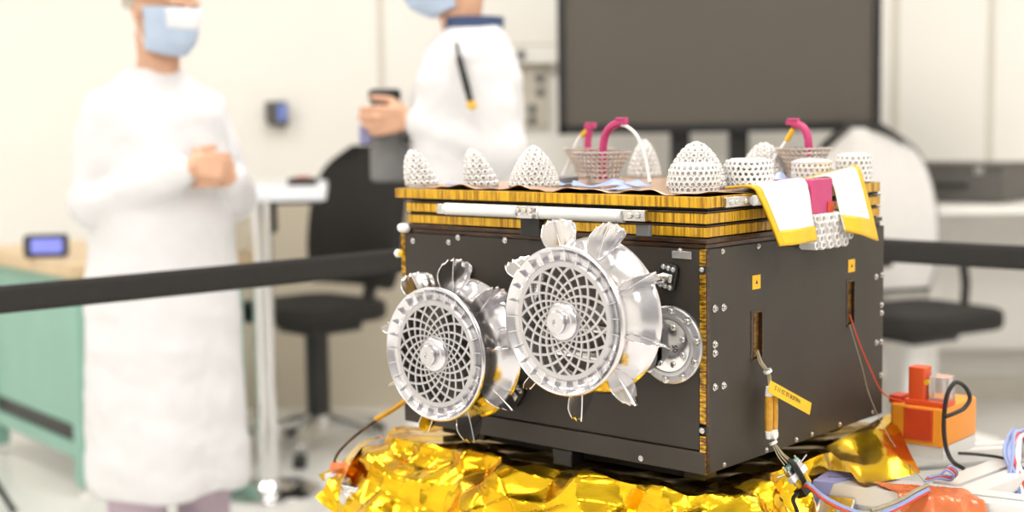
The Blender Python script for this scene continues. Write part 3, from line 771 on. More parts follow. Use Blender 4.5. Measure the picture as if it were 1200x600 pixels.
tpart(extrusion((.6030, 1.8950, .7365), (.8300, 2.1130, .7365), .076, .045), 'rail', M['ext'], smooth=False)
tpart(extrusion((.520, 2.150, .722), (.90, 2.22, .722), .05, .045), 'rail', M['ext'], smooth=False)
tpart(extrusion((.63, 1.86, .690), (.80, 1.98, .690), .045, .045), 'rail', M['ext'], smooth=False)
for p in ((-.60, -.03), (-.60, .52), (-.03, .52), (-.03, .08)):
    b = RW((p[0], p[1], -.127)); q = MB().rbox((b.x, b.y, b.z / 2), (.045, .045, b.z), .004); tpart(q, 'leg', M['ext'])
b = V((.645, 1.83, .678)); tpart(MB().rbox((b.x, b.y, b.z / 2), (.045, .045, b.z), .004), 'leg', M['ext'])
b = V((.80, 2.10, .690)); tpart(MB().rbox((b.x, b.y, b.z / 2), (.045, .045, b.z), .004), 'leg', M['ext'])
# corner bracket with bolt on the near rail
dv = V((.852, -.523, 0)); nv = V((-.523, -.852, 0))
bo = V((.4310, 1.9560, .7370)) + nv * .036
q = MB()
for s_ in (.012, .058): q.prism([(0, -.018), (0, -.065), (.045, -.065)], -.0015, .0015, lambda x, y, z, s_=s_: bo + nv * x + V((0, 0, y)) + dv * (s_ + z))
q.prism([(.012, -.016), (.058, -.016), (.058, -.066), (.012, -.066)], -.001, .002, lambda x, y, z: bo + dv * x + V((0, 0, y)) + nv * z)
tpart(q, 'corner_bracket', M['steel'], smooth=False)
q = MB().lathe([(.010, 0), (.010, .002), (.007, .0022), (.007, .009), (.0045, .010), (.004, .006), (0, .006)], c=bo + dv * .036 + V((0, 0, -.038)) + nv * .002, axis=nv, n=18); tpart(q, 'bolt', M['steel'])
bl = RW((-.575, -.085, -.105))
q = MB().rbox(bl, (.04, .02, .035), .006, rot=rz); tpart(q, 'corner_bracket', M['steel'], bevel=.001)
q = MB().lathe([(.012, 0), (.012, .003), (.008, .004), (.008, .010)], c=bl - EY * .01, axis=-EY, n=16); tpart(q, 'bolt', M['steel'])
# lilac tape on the near rail end with a scribble of writing, red tape over its middle
tp = MB()
p0 = V((.4310, 1.9560, .7376)); sv = -nv
tp.prism([(-.001, -.034), (.030, -.034), (.050, .034), (-.001, .034)], 0, .0008, lambda x, y, z: p0 + dv * x + sv * y + V((0, 0, z)))
tp.prism([(-.001, -.05), (.010, -.05), (.028, 0), (-.001, 0)], 0, .0008, lambda x, y, z: p0 + dv * x - sv * (.0335 + z) + V((0, 0, y)))
tape = tag(tp.build('lilac_tape', M['bluetape'], None, smooth=False), 'lilac tape wrapped on the end of the near aluminium rail', 'tape')
q = MB(); random.seed(5)
for k in range(9):
    c = p0 + dv * (.012 + .0026 * k) + sv * (-.006 + .0012 * k + random.uniform(-.001, .001)) + V((0, 0, .0010))
    q.box(c, (random.uniform(.001, .0022), .0008, .0004), Matrix.Rotation(random.uniform(0, 3), 3, 'Z'))
    q.box(c + sv * .002, (.0022, .0007, .0004), Matrix.Rotation(random.uniform(0, 3), 3, 'Z'))
q.build('handwriting', M['ink'], tape, smooth=False)
def tape_fn(u, v):
    a = V((.492, 1.908, .7385)).lerp(V((.510, 1.835, .7390)), v); b = V((.600, 1.868, .7385)).lerp(V((.610, 1.790, .7390)), v)
    p = a.lerp(b, u); edge = .010 * sin(u * 17 + v * 3) * (v - .5)
    over = max(0, v - .80) / .2
    p += dv * edge + V((0, 0, .0012 + .0024 * abs(noise.noise(V((u * 9, v * 6, 1)))) * (1 - over) - .030 * over)); p += nv * .004 * over
    return p
tag(MB().grid(tape_fn, 40, 26).build('red_tape', M['redt'], None, solid=.0006), 'crinkled red tape wrapped over the middle of the near aluminium rail', 'tape')

# ------------------------------------------------------------------ wires
def wires(name, label, cat, base, specs):
    t = thing(name, label, cat, base)
    for nm, mt_, path, r in specs:
        MB().tube([p - V(base) for p in smooth_path(path, 8)], r, 6).build(nm, mt_, t)
    return t
# harness from the near slot
HB = V((.02, .1226, .03))
har = thing('wire_harness', 'wire harness with yellow date tag coming out of the near slot', 'wire harness', RW(HB), -YAW)
for k in range(6):
    o = V((random.uniform(-.001, .001), (k - 2.5) * .0011, (k % 2) * .0014))
    pth = [(-.004, .1285, .1420), (.008, .1190, .1290), (.016, .1235, .1160), (.019, .1228, .1000), (.020, .1228, .0700), (.020, .1228, .0300), (.024, .1228, .0235), (.034, .1250 + (k - 2.5) * .0014, .0080), (.045, .1285 + (k - 2.5) * .0032, -.0030)]
    MB().tube(smooth_path([V(p) + o - HB for p in pth], 6), .00085, 6).build('wire', M['yelw' if k == 4 else 'greyw'], har)
for yy in (-.0072, .0062):
    q = MB().tube([V((.0215, .1228 + yy, zz)) - HB for zz in (.088, .082, .058, .044, .040)], [.0045, .0052, .0056, .0052, .0045], 10)
    q.build('amber_sleeve', M['amber'], har)
    for z0, z1 in ((.0870, .1000), (.0405, .0300)):
        MB().tube([V((.0215, .1228 + yy, z0)) - HB, V((.0215, .1228 + yy * .9, z1)) - HB], [.0052, .0042], 10).build('sleeve_end', M['white'], har)
for zz, yy in ((.0935, .1190), (.0355, .1190)):
    q = MB().lathe([(.0062, 0), (.0062, .004), (.002, .0046)], c=V((.0265, yy, zz)) - HB, axis=(1, 0, 0), n=14); q.build('tie_head', M['white'], har)
for c, ax in (((.0155, .1225, .1185), (.3, .4, -1)), ((.0240, .1230, .0235), (.5, .2, -1))):
    MB().lathe([(.0045, -.002), (.0058, -.002), (.0058, .002), (.0045, .002)], c=V(c) - HB, axis=ax, n=14, closed=True).build('cable_tie', M['white'], har)
# tag: strip turned in the side plane, text upside down
ta = V((.0305, .1010, .1035)); tb_ = V((.0410, .1905, .0600))
tdir = (tb_ - ta).normalized(); tn = V((1, -.05, .1)); tn = (tn - tdir * tn.dot(tdir)).normalized(); tup = tn.cross(tdir)
hw = .0082
tg = MB().prism([(0, -hw), ((tb_ - ta).length, -hw), ((tb_ - ta).length, hw), (0, hw)], -.0003, .0003, lambda x, y, z: ta + tdir * x + tup * y + tn * z - HB).build('date_tag', M['yellow'], har, smooth=False)
mt = Matrix.Translation(ta + tdir * .043 + tup * .0022 + tn * .0005 - HB) @ Matrix(((-tdir.x, -tup.x, tn.x, 0), (-tdir.y, -tup.y, tn.y, 0), (-tdir.z, -tup.z, tn.z, 0), (0, 0, 0, 1)))
text_mesh('tag_print', 'VALIDE LE 23 11 2', .0078, M['ink'], tg, mt)
# connector pair
cc = V((.050, .1310, -.0090)); cd = V((.45, .30, -.80)).normalized()       # cable direction
cs_ = V((.1, .94, .34)); cs_ = (cs_ - cd * cs_.dot(cd)).normalized(); cn = cd.cross(cs_)
crot = Matrix((cs_, cn, cd)).transposed()
cb = MB().box(cc - HB, (.030, .009, .009), crot).build('connector', M['steel'], har, bevel=.001)
MB().box(cc - cd * .0065 - HB, (.026, .010, .003), crot).build('gasket', M['teal'], cb)
MB().box(cc + cd * .009 - HB, (.034, .010, .009), crot).build('connector_shell', M['white'], cb, bevel=.001)
for s_ in (-1, 1):
    MB().tube([cc + cs_ * s_ * .014 - cd * .012 - HB, cc + cs_ * s_ * .014 + cd * .018 - HB], .0016, 6).build('jack_screw', M['steel'], cb)
    MB().tube([cc + cs_ * s_ * .012 + cn * s_ * .003 - HB, cc + cs_ * s_ * .024 + cn * s_ * .01 - cd * .004 - HB], .0012, 6).build('jack_screw', M['steel'], cb)
for k in range(5):
    a = cc + cd * .012 + cs_ * (k - 2) * .0058
    MB().tube([a - HB, a + cd * .017 - cs_ * (k - 2) * .001 - HB], .0029, 8).build('crimp_boot', M['yelw'], cb)
q = MB()
q.tube([p - HB for p in smooth_path([cc + cn * .004 - cd * .014 - cs_ * .003, cc + cn * .0085 - cd * .008 - cs_ * .003, cc + cn * .0095 - cs_ * .004, cc + cn * .0085 + cd * .018 - cs_ * .005, cc + cn * .003 + cd * .03 - cs_ * .006], 6)], .0038, 6)
q.box(cc + cd * .030 - cs_ * .006 - HB, (.020, .016, .012), crot)
q.build('strap', M['blk'], har)
MB().tube([p - HB for p in smooth_path([cc + cd * .03 - cs_ * .006, (.058, .1170, -.045), (.064, .1185, -.065), (.068, .119, -.10)], 6)], .0030, 6).build('strap', M['blk'], har)
LW = [(.377, 1.800, .766), (.396, 1.800, .749), (.422, 1.785, .737), (.455, 1.780, .7285), (.493, 1.797, .735), (.524, 1.820, .7425), (.545, 1.838, .7455)]
st = RW(cc + cd * .03)
sp_ = []
for k in range(7):
    o = V((.0006 * k, (k - 3) * .0022, .0012 * ((k * 5) % 3)))
    if k < 5:
        path = [st + (EY * .94 + EX * .1) * (k - 2) * .005] + [V(p) + o for p in LW]
        sp_.append(('wire', M[('red', 'blue', 'red', 'whitew', 'blue')[k]], path, .0019))
    else:
        sp_.append(('wire', M['greyw'], [V(p) + o + V((0, .006, .004)) for p in LW[3:]], .0030))
wires('wire_bundle', 'red, blue and white wires curving from the yellow connector to the red tape', 'wires', tuple(V((.45, 1.79, .728))), sp_)
# red and black single wires
wires('red_wire', 'thin red wire running from the far slot down to the orange box', 'wire', tuple(RW((.02, .39, .09))),
      [('insulation', M['red'], [RW((-.004, .3830, .1640)), RW((.012, .3740, .135)), RW((.028, .3830, .090)), RW((.040, .4090, .0455)), RW((.060, .45, .030)), RW((.075, .47, .022))], .0011)])
wires('black_thread', 'very thin dark wire hanging from the side down to the red tape', 'wire', tuple(RW((.02, .36, .05))),
      [('insulation', M['greyw'], [RW((.002, .372, .150)), (.506, 2.04, .880), (.520, 2.045, .832), (.540, 2.02, .780), (.556, 1.98, .752), (.556, 1.88, .743)], .0006)])
wires('black_cable', 'black cable looped in front of the orange box', 'cable', (.63, 2.03, .73),
      [('insulation', M['blk'], [(.640, 1.985, .737), (.628, 2.000, .745), (.621, 2.010, .765), (.6185, 2.012, .799), (.623, 2.014, .837), (.635, 2.016, .856), (.649, 2.016, .850), (.656, 2.014, .834), (.648, 2.012, .820), (.634, 2.010, .813), (.619, 2.0065, .8085)], .0032)])
wires('black_cable', 'thin black cable lying across the far aluminium rail into the wire bundle', 'cable', (.70, 2.05, .737),
      [('insulation', M['blk'], [(.655, 2.060, .742), (.685, 2.055, .7405), (.712, 2.030, .7405), (.722, 1.985, .738), (.742, 1.955, .715), (.765, 1.93, .70)], .0024)])
random.seed(11)
sp_ = []
for k in range(14):
    o = V((random.uniform(-.006, .014), random.uniform(-.008, .012), random.uniform(-.002, .004)))
    end = [(.706, 1.93, .715), (.690, 1.92, .690), (.684, 1.91, .655)] if k % 3 else [(.690, 1.955, .728), (.668, 1.945, .706), (.650, 1.935, .690)]
    path = [(.760, 2.06, .700), (.745, 2.05, .764), (.726 + .004 * (k % 3), 2.035, .772), (.708, 1.99, .752)] + end
    sp_.append(('wire', M[('blue', 'red', 'blue', 'whitew', 'blue')[k % 5]], [V(p) + o for p in path], .0027))
wires('wire_bundle', 'thick looped bundle of blue and red wires at the right edge beyond the rails', 'wires', (.71, 1.98, .72), sp_)
sp_ = [('wire', M[('blue', 'red', 'blue')[k]], [V(p) + V((.003 * k, .002 * k, .002 * k)) for p in [(.560, 1.905, .741), (.582, 1.915, .742), (.596, 1.905, .742), (.596, 1.893, .752), (.586, 1.890, .760), (.578, 1.893, .752)]], .0019) for k in range(3)]
wires('wire_bundle', 'little curl of blue and red wires on the far rail beside the red tape', 'wires', (.58, 1.90, .739), sp_)
# amber wrapped leads at the left of the foil
wires('wrapped_lead', 'amber wrapped lead curving from behind the left wheel to the left rail end', 'lead', tuple(RW((-.60, -.05, -.06))),
      [('lead', M['amber'], [RW(p) for p in [(-.520, -.006, .045), (-.5485, -.016, .0225), (-.5799, -.030, .0018)]], .0044),
       ('lead', M['kapdark'], [RW(p) for p in [(-.575, -.029, .004), (-.607, -.050, -.0249), (-.632, -.060, -.0511), (-.6387, -.063, -.0706), (-.628, -.060, -.0770)]], .0024),
       ('lead', M['redt'], [RW(p) for p in [(-.642, -.064, -.0735), (-.6269, -.060, -.0735), (-.605, -.042, -.0690), (-.590, -.03, -.066)]], .0085)])

# ------------------------------------------------------------------ orange box behind the rover
ob = thing('orange_case', 'orange plastic case with red front plate and red block on top', 'case', (.625, 2.105, .7370))
A, B_, C_ = V((.558, 2.089, 0)), V((.622, 2.035, 0)), V((.707, 2.126, 0)); D_ = A + (C_ - B_)
u1 = (B_ - A).normalized(); u2 = (C_ - B_).normalized(); cen = (A + C_) / 2; ang = atan2(u1.y, u1.x); rb_ = Matrix.Rotation(ang, 3, 'Z')
L1, L2 = (B_ - A).length, (C_ - B_).length
def ol(x, y, z): return rb_ @ V((x, y, 0)) + cen + V((0, 0, z)) - V((.625, 2.105, 0))
MB().rbox(ol(0, 0, .0475), (L1, L2, .057), .006, rot=rb_).build('case_body', M['orange'], ob, bevel=.002)
MB().box(ol(0, 0, .0085), (L1 * .98, L2 * .95, .020), rb_).build('mounting_plate', M['ext'], ob, bevel=.001)
MB().box(ol(.004, -L2 / 2 - .001, .050), (L1 * .52, .006, .046), rb_).build('front_plate', M['redp'], ob, bevel=.001)
MB().box(ol(.010, -L2 * .30, .0800), (L1 * .75, L2 * .3, .008), rb_).build('lid', M['redb'], ob, bevel=.001)
MB().rbox(ol(-.006, -L2 * .30, .1060), (.026, .026, .052), .003, rot=rb_).build('red_block', M['redb'], ob, bevel=.001)
MB().rbox(ol(.024, -L2 * .22, .1000), (.030, .030, .038), .003, rot=rb_).build('clear_cover', M['clear'], ob, bevel=.001)
MB().lathe([(.004, 0), (.004, .004)], c=ol(.012, -L2 * .30 - .014, .112), axis=rb_ @ V((0, -1, 0)), n=12).build('lamp_lens', M['yellow'], ob)
MB().rbox(ol(-.040, -L2 * .28, .0800), (.020, .03, .012), .003, rot=rb_).build('red_tab', M['redp'], ob, bevel=.001)

# ------------------------------------------------------------------ barrier belt
post_pts = [(-1.72, 1.963, .925), (.30, 3.30, .970), (1.72, 2.47, .940)]
def post(p, label):
    t = thing('barrier_post', label, 'barrier post', (p[0], p[1], 0), 0, 'barrier posts')
    MB().lathe([(.16, 0), (.16, .012), (.12, .022), (.03, .03)], n=32).build('base', M['blk'], t)
    MB().lathe([(.025, .025), (.025, p[2] - .05)], n=20).build('post_tube', M['blk'], t)
    MB().rbox((0, 0, p[2] - .005), (.06, .06, .095), .015).build('belt_head', M['blk'], t, bevel=.003)
post(post_pts[0], 'black barrier post beyond the left side'); post(post_pts[1], 'black barrier post standing hidden behind the rover'); post(post_pts[2], 'black barrier post beyond the right side')
def belt(p, q, label):
    p, q = V(p), V(q); d = (q - p); d.z = 0; d.normalize(); p = p + d * .034; q = q - d * .034; n = V((-d.y, d.x, 0))
    def fn(u, v):
        c = p.lerp(q, u); return c + V((0, 0, (v - .5) * .050 - .006 * sin(pi * u))) 
    o = tag(MB().grid(fn, 40, 4).build('barrier_belt', M['belt'], None, solid=.0022), label, 'belt', 'barrier belts')
belt(post_pts[0], post_pts[1], 'black belt stretched on the left, passing in front of the person in white')
belt(post_pts[1], post_pts[2], 'black belt stretched on the right, crossing the white chair')

# ------------------------------------------------------------------ big screen
tv = thing('display_screen', 'large black flat screen on a twin column stand behind the rover', 'screen', (.808, 5.52, 0))
tw, th, tz = 1.243, .717, 1.185
MB().box((0, .03, tz + th / 2), (tw - .02, .05, th - .02)).build('housing', M['bezel'], tv, bevel=.008)
q = MB(); bz = .028
q.box((0, -.005, tz + bz * .6), (tw, .03, bz * 1.2)).box((0, -.005, tz + th - bz / 2), (tw, .03, bz)).box((-tw / 2 + bz / 2, -.005, tz + th / 2), (bz, .03, th)).box((tw / 2 - bz / 2, -.005, tz + th / 2), (bz, .03, th))
q.build('bezel', M['bezel'], tv)
MB().box((0, -.002, tz + th / 2), (tw - bz * 2, .012, th - bz * 2)).build('panel', M['screen'], tv)
for x in (-.140, .090):
    MB().rbox((x, .09, .72), (.076, .06, 1.3), .01).build('column', M['blk'], tv)
    MB().rbox((x, .06, .045), (.09, .75, .05), .01).build('foot', M['blk'], tv, bevel=.004)
    for s_ in (-1, 1): MB().lathe([(.025, -.012), (.025, .012)], c=(x, .06 + s_ * .33, .025), axis=(1, 0, 0), n=18).build('caster', M['blk'], tv)
MB().box((-.025, .09, .35), (.30, .05, .10)).build('cross_bar', M['blk'], tv, bevel=.004)

# ------------------------------------------------------------------ wall fittings
wd = thing('wall_terminal', 'small dark terminal with blue display fixed on the back wall', 'terminal', (-.985, 6.15, 1.225))
rz_ = Matrix.Rotation(R_(28), 3, 'Z')
MB().box((-.008, -.055, .060), (.075, .05, .105), rz_).build('housing', M['dgrey'], wd, bevel=.006)
MB().box(V((-.008, -.055, .066)) + rz_ @ V((.012, -.0265, 0)), (.040, .004, .070), rz_).build('display', M['bluescr'], wd)
MB().box((-.045, -.035, .070), (.03, .06, .085)).build('side_cover', M['mgrey'], wd, bevel=.005)
MB().box((0, -.014, .035), (.06, .028, .05)).build('wall_bracket', M['bracket'], wd, bevel=.003)
cd_ = thing('cable_duct', 'pale horizontal cable duct on the wall left of the screen', 'cable duct', (.10, 6.15, 1.52))
MB().box((.10, -.03, 0), (.50, .06, .09)).build('duct', M['socket'], cd_, bevel=.005)
MB().box((.10, -.062, 0), (.50, .006, .07)).build('cover', M['wall'], cd_)
MB().lathe([(.02, 0), (.02, .02)], c=(-.05, -.06, 0), axis=(0, -1, 0), n=16).build('socket', M['mgrey'], cd_)
so = thing('socket_panel', 'grey panel of wall sockets low on the wall left of the screen', 'socket panel', (.11, 6.15, 1.34))
MB().box((0, -.012, 0), (.115, .024, .27)).build('plate', M['socket'], so, bevel=.005)
for z in (.08, .02, -.05, -.10): MB().lathe([(.018, 0), (.020, .010), (.012, .011), (.012, .003)], c=(.02 if z > 0 else -.015, -.023, z), axis=(0, -1, 0), n=16).build('socket', M['mgrey'], so)

# ------------------------------------------------------------------ chairs
def office_chair(name, label, loc, rotz, seat_z, back_m, back_h, shell, knob=False, base_m='blk', hwid=.235, arms=True, lift='blk'):
    """faces local -y"""
    t = thing(name, label, 'chair', loc, rotz)
    q = MB().rbox((0, -.02, seat_z - .035), (.48, .46, .07), .12, seg=8)
    q.build('seat', M['fab'], t, bevel=.02)
    tilt = .14
    def bk(u, v, off):
        s_ = 2 * u - 1; zz = seat_z + .04 + (back_h + .02) * v
        hw = hwid * (1 - .30 * abs(2 * v - .85) ** 3.2) * (1 if v < .8 else (1 - ((v - .8) / .2) ** 2.2 * .42))
        return V((s_ * hw, .21 - .05 * s_ * s_ - .05 * sin(v * pi * .9) * .6 + tilt * v * .8 + off, zz))
    vs = []; nu, nv = 16, 24
    q = MB()
    for off in (0, .04):
        q.grid(lambda u, v, off=off: bk(u, v, off), nu, nv)
    n1 = (nu + 1) * (nv + 1); edge = [j * (nu + 1) for j in range(nv + 1)]
    def stitch(ids):
        for a, b in zip(ids, ids[1:]): q.f.append((a, b, b + n1, a + n1))
    stitch(edge); stitch([j * (nu + 1) + nu for j in range(nv + 1)]); stitch(list(range(nu + 1))); stitch([nv * (nu + 1) + i for i in range(nu + 1)])
    bo_ = q.build('backrest', back_m, t, ang=60)
    if shell:
        rim = [bk(0, v / 20, .02) for v in range(21)] + [bk(u / 12, 1, .02) for u in range(1, 13)] + [bk(1, 1 - v / 20, .02) for v in range(1, 21)] + [bk(1 - u / 12, 0, .02) for u in range(1, 13)]
        MB().tube(rim, .019, 8).build('back_frame', M['blk'], bo_)
    MB().tube([(0, .05, seat_z - .09), (0, .24, seat_z - .08), (0, .28, seat_z + .05), (0, .29, seat_z + .22)], [.03, .03, .028, .025], 10).build('back_bracket', M['blk'], t)
    for s_ in ((-1, 1) if arms else ()):
        a = MB().tube([(s_ * .18, .02, seat_z - .08), (s_ * .27, .03, seat_z - .06), (s_ * .29, .04, seat_z + .06), (s_ * .28, .05, seat_z + .17)], .017, 8).build('armrest', M['blk'], t)
        MB().rbox((s_ * .275, -.01, seat_z + .185), (.075, .25, .03), .03).build('arm_pad', M['blk'], a, bevel=.008)
    MB().box((0, .02, seat_z - .095), (.22, .24, .05)).build('tilt_mechanism', M['blk'], t, bevel=.01)
    MB().lathe([(.030, .10), (.030, seat_z * .5)], n=16).lathe([(.045, .12), (.045, seat_z - .12)], n=16).build('gas_lift', M[lift], t)
    for k in range(5):
        a = R_(72 * k + 20)
        l = MB().tube([(.03 * cos(a), .03 * sin(a), .125), (.29 * cos(a), .29 * sin(a), .075)], [.026, .016], 8).build('base_leg', M[base_m], t)
        MB().lathe([(.022, -.022), (.028, -.018), (.028, .018), (.022, .022)], c=(.30 * cos(a), .30 * sin(a), .029), axis=(-sin(a), cos(a), 0), n=16).build('caster', M['blk'], l)
    MB().lathe([(.055, .09), (.055, .14), (.035, .15)], n=16).build('hub', M[base_m], t)
    if knob: MB().lathe([(.018, 0), (.020, .006), (.020, .022), (.012, .028)], c=(.262, .20, seat_z + .155), axis=(.4, -1, 0), n=14).build('knob', M['yellow'], t)
    return t
office_chair('office_chair', 'tall black office chair with black fabric back, behind the barrier belt at left', (-.745, 5.33, 0), R_(-44), .575, M['fab'], .52, False, True, 'steel', .265, False)
office_chair('office_chair', 'office chair with white mesh back and black seat, behind the right side of the rover', (1.45, 5.05, 0), R_(30), .555, M['mesh'], .58, True, False, 'white', .285, True, 'white')

# ------------------------------------------------------------------ bar table
tb = thing('standing_table', 'white standing table on a single chrome column, beside the black chair', 'table', (-.83, 4.70, 0))
q = MB().rbox((-.04, .22, 1.012), (.46, .92, .030), .03, rot=Matrix.Rotation(R_(7), 3, 'Z'))
q.build('table_top', M['tabletop'], tb, bevel=.004)
MB().lathe([(.17, 0), (.17, .010), (.15, .020), (.055, .028), (.040, .045)], n=40).build('base', M['chrome'], tb)
MB().lathe([(.036, .04), (.036, .996)], n=24).build('column', M['chrome'], tb)
MB().box((.02, .03, .93), (.05, .05, .10)).build('lock_lever', M['blk'], tb, bevel=.004)
MB().box((.10, .12, .985), (.16, .20, .022)).build('under_tray', M['blk'], tb, bevel=.003)
t = thing('desk_phone', 'small dark handset lying at the far end of the standing table', 'handset', (-.73, 4.98, 1.0275))
MB().rbox((0, 0, .012), (.10, .06, .024), .012).build('cradle', M['blk'], t, bevel=.003)
MB().box((.0, 0, .026), (.05, .02, .008)).build('handset_grip', M['redp'], t, bevel=.003)

# ------------------------------------------------------------------ teal workbench
bn = thing('workbench', 'teal metal workbench with beech top and drawers behind the person', 'workbench', (-1.445, 4.645, 0), R_(39))
# local x along the drawer front, y along the side, corner leg at the origin
BL, BD, BH = .62, .90, .795
MB().box((BL / 2, BD / 2, BH - .024), (BL + .05, BD + .05, .048)).build('work_top', M['wood'], bn, bevel=.004)
for x in (.03, BL - .03):
    for y in (.03, BD - .03):
        MB().box((x, y, (BH - .048) / 2 + .02), (.06, .06, BH - .088)).build('leg', M['teal'], bn, bevel=.004)
        MB().lathe([(.022, 0), (.022, .022)], c=(x, y, .0), n=16).build('levelling_foot', M['white'], bn)
MB().box((.03, BD / 2, .49), (.02, BD - .1, .51)).build('side_panel', M['teal'], bn)
MB().box((.03, BD / 2, .155), (.05, BD - .1, .05)).build('side_rail', M['teal'], bn, bevel=.003)
MB().box((.035, BD / 2, .205), (.03, BD - .1, .05)).build('dark_gap_strip', M['blk'], bn)
MB().box((BL / 2, .03, .155), (BL - .1, .05, .05)).build('front_rail', M['teal'], bn, bevel=.003)
MB().box((BL / 2, .035, .205), (BL - .1, .03, .05)).build('dark_gap_strip', M['blk'], bn)
MB().box((BL / 2, BD / 2, .70), (BL - .06, BD - .06, .07)).build('apron', M['teal'], bn)
for z in (.32, .50, .65):
    dr = MB().box((BL / 2, .06, z), (BL - .12, .06, .155)).build('drawer', M['teal'], bn, bevel=.004)
    for x in (.13, BL - .13): MB().lathe([(.010, 0), (.010, .012), (.018, .018), (.018, .026), (.01, .03)], c=(x, .03, z), axis=(0, -1, 0), n=16).build('knob', M['orange'], dr)
ck = thing('desk_clock', 'small black digital clock with violet lit display on the workbench', 'clock', (-1.605, 4.88, .795), R_(12))
MB().rbox((0, 0, .040), (.145, .06, .078), .012, axis=1).build('case', M['blk'], ck, bevel=.003)
MB().box((.004, -.031, .042), (.105, .004, .050)).build('display', M['led'], ck)
MB().box((0, .01, .003), (.10, .06, .006)).build('stand', M['blk'], ck)
t = thing('glue_bottle', 'small beige bottle with orange cap on the workbench beside the clock', 'bottle', (-1.40, 4.92, .795))
MB().lathe([(.022, 0), (.025, .004), (.025, .07), (.018, .085), (.009, .095), (.009, .115)], n=20).build('bottle', M['socket'], t)
MB().lathe([(.012, .108), (.012, .13), (.005, .15), (.003, .165)], n=16).build('cap', M['orange'], t)
t = thing('tape_dispenser', 'small dark tool box on the workbench beside the clock', 'tool box', (-1.405, 4.81, .795), R_(20))
MB().box((0, 0, .025), (.06, .10, .05)).build('box', M['dgrey'], t, bevel=.004)
MB().box((0, 0, .055), (.02, .06, .012)).build('handle', M['redp'], t, bevel=.003)
t = thing('tripod', 'dark tripod standing on the floor at the far left below the workbench', 'tripod', (-1.86, 4.45, 0))
for k, a in enumerate((10, 130, 250)):
    l = MB().tube([(.02 * cos(R_(a)), .02 * sin(R_(a)), .42), (.24 * cos(R_(a)), .24 * sin(R_(a)), .012)], [.014, .010], 8).build('leg', M['blk'], t)
    MB().ell((.24 * cos(R_(a)), .24 * sin(R_(a)), .012), (.012, .012, .012), 10, 6).build('rubber_foot', M['blk'], l)
MB().lathe([(.03, .39), (.03, .44), (.018, .45), (.018, .60), (.03, .61), (.03, .63)], n=14).build('centre_column', M['blk'], t)

# ------------------------------------------------------------------ right side desk and dark case
dk = thing('desk', 'white laminate desk along the wall behind the white chair', 'desk', (2.12, 5.72, 0))
MB().box((0, 0, .875), (1.10, .66, .035)).build('desk_top', M['desk'], dk, bevel=.004)
for x in (-.50, .50): MB().box((x, 0, .43), (.04, .60, .855)).build('side_panel', M['desk'], dk, bevel=.003)
MB().box((0, .25, .55), (.96, .025, .60)).build('back_panel', M['desk'], dk)
t = thing('equipment_case', 'long dark grey equipment case standing on the white desk', 'case', (1.84, 5.76, .8925), R_(-38))
MB().rbox((0, 0, .070), (.42, .34, .135), .012).build('case_body', M['dgrey'], t, bevel=.004)
MB().box((0, 0, .146), (.43, .35, .018)).build('lid', M['dgrey'], t, bevel=.004)
for s_ in (-1, 1): MB().box((s_ * .12, -.174, .128), (.04, .01, .03)).build('latch', M['steel'], t, bevel=.002)
MB().tube([(-.07, -.172, .07), (-.06, -.195, .07), (.06, -.195, .07), (.07, -.172, .07)], .008, 8).build('handle', M['blk'], t)

# ------------------------------------------------------------------ people (local axes: face -y, own left +x, origin on the floor)
def hand(q, Wp, d, n, thumb, curls=(.35, .5, .4), spread=.10, s=1.0):
    """Wp wrist, d pointing direction, n palm normal, thumb = lateral direction of the thumb"""
    Wp, d, n = V(Wp), V(d).normalized(), V(n); n = (n - d * n.dot(d)).normalized(); t = V(thumb); t = (t - d * t.dot(d) - n * t.dot(n)).normalized()
    lens = [(.045, .026, .020), (.050, .030, .021), (.046, .028, .021), (.036, .021, .018)]
    kn = [(.030, .086), (.010, .091), (-.010, .087), (-.028, .078)]
    for i in range(4):
        lat, fw = kn[i]; K = Wp + (t * lat + d * fw) * s
        q.chain([(Wp + (t * lat * .55 + d * .010) * s, .0135 * s), (Wp + (t * lat * .85 + d * .05) * s, .0130 * s), (K, .0105 * s)], 10)
        dir_ = (d + t * spread * (1.5 - i) * .5).normalized(); p = K; a = 0; r = (.0092, .0085, .0078, .0066)
        pts = [(p, r[0] * s)]
        for j in range(3):
            a += curls[j] * (1 + .12 * i); v = dir_ * cos(a) + n * sin(a); p = p + v * lens[i][j] * s; pts.append((p, r[j + 1] * s))
        q.chain(pts, 10)
    b = Wp + (d * .022 + t * .026 + n * .004) * s
    v1 = (d * .70 + t * .62 + n * .35).normalized(); v2 = (d * .92 + t * .20 + n * .42).normalized()
    q.chain([(Wp + d * .012 * s + t * .012 * s, .0140 * s), (b, .0135 * s), (b + v1 * .040 * s, .0110 * s), (b + (v1 * .040 + v2 * .032) * s, .0098 * s), (b + (v1 * .040 + v2 * .056) * s, .0080 * s)], 10)
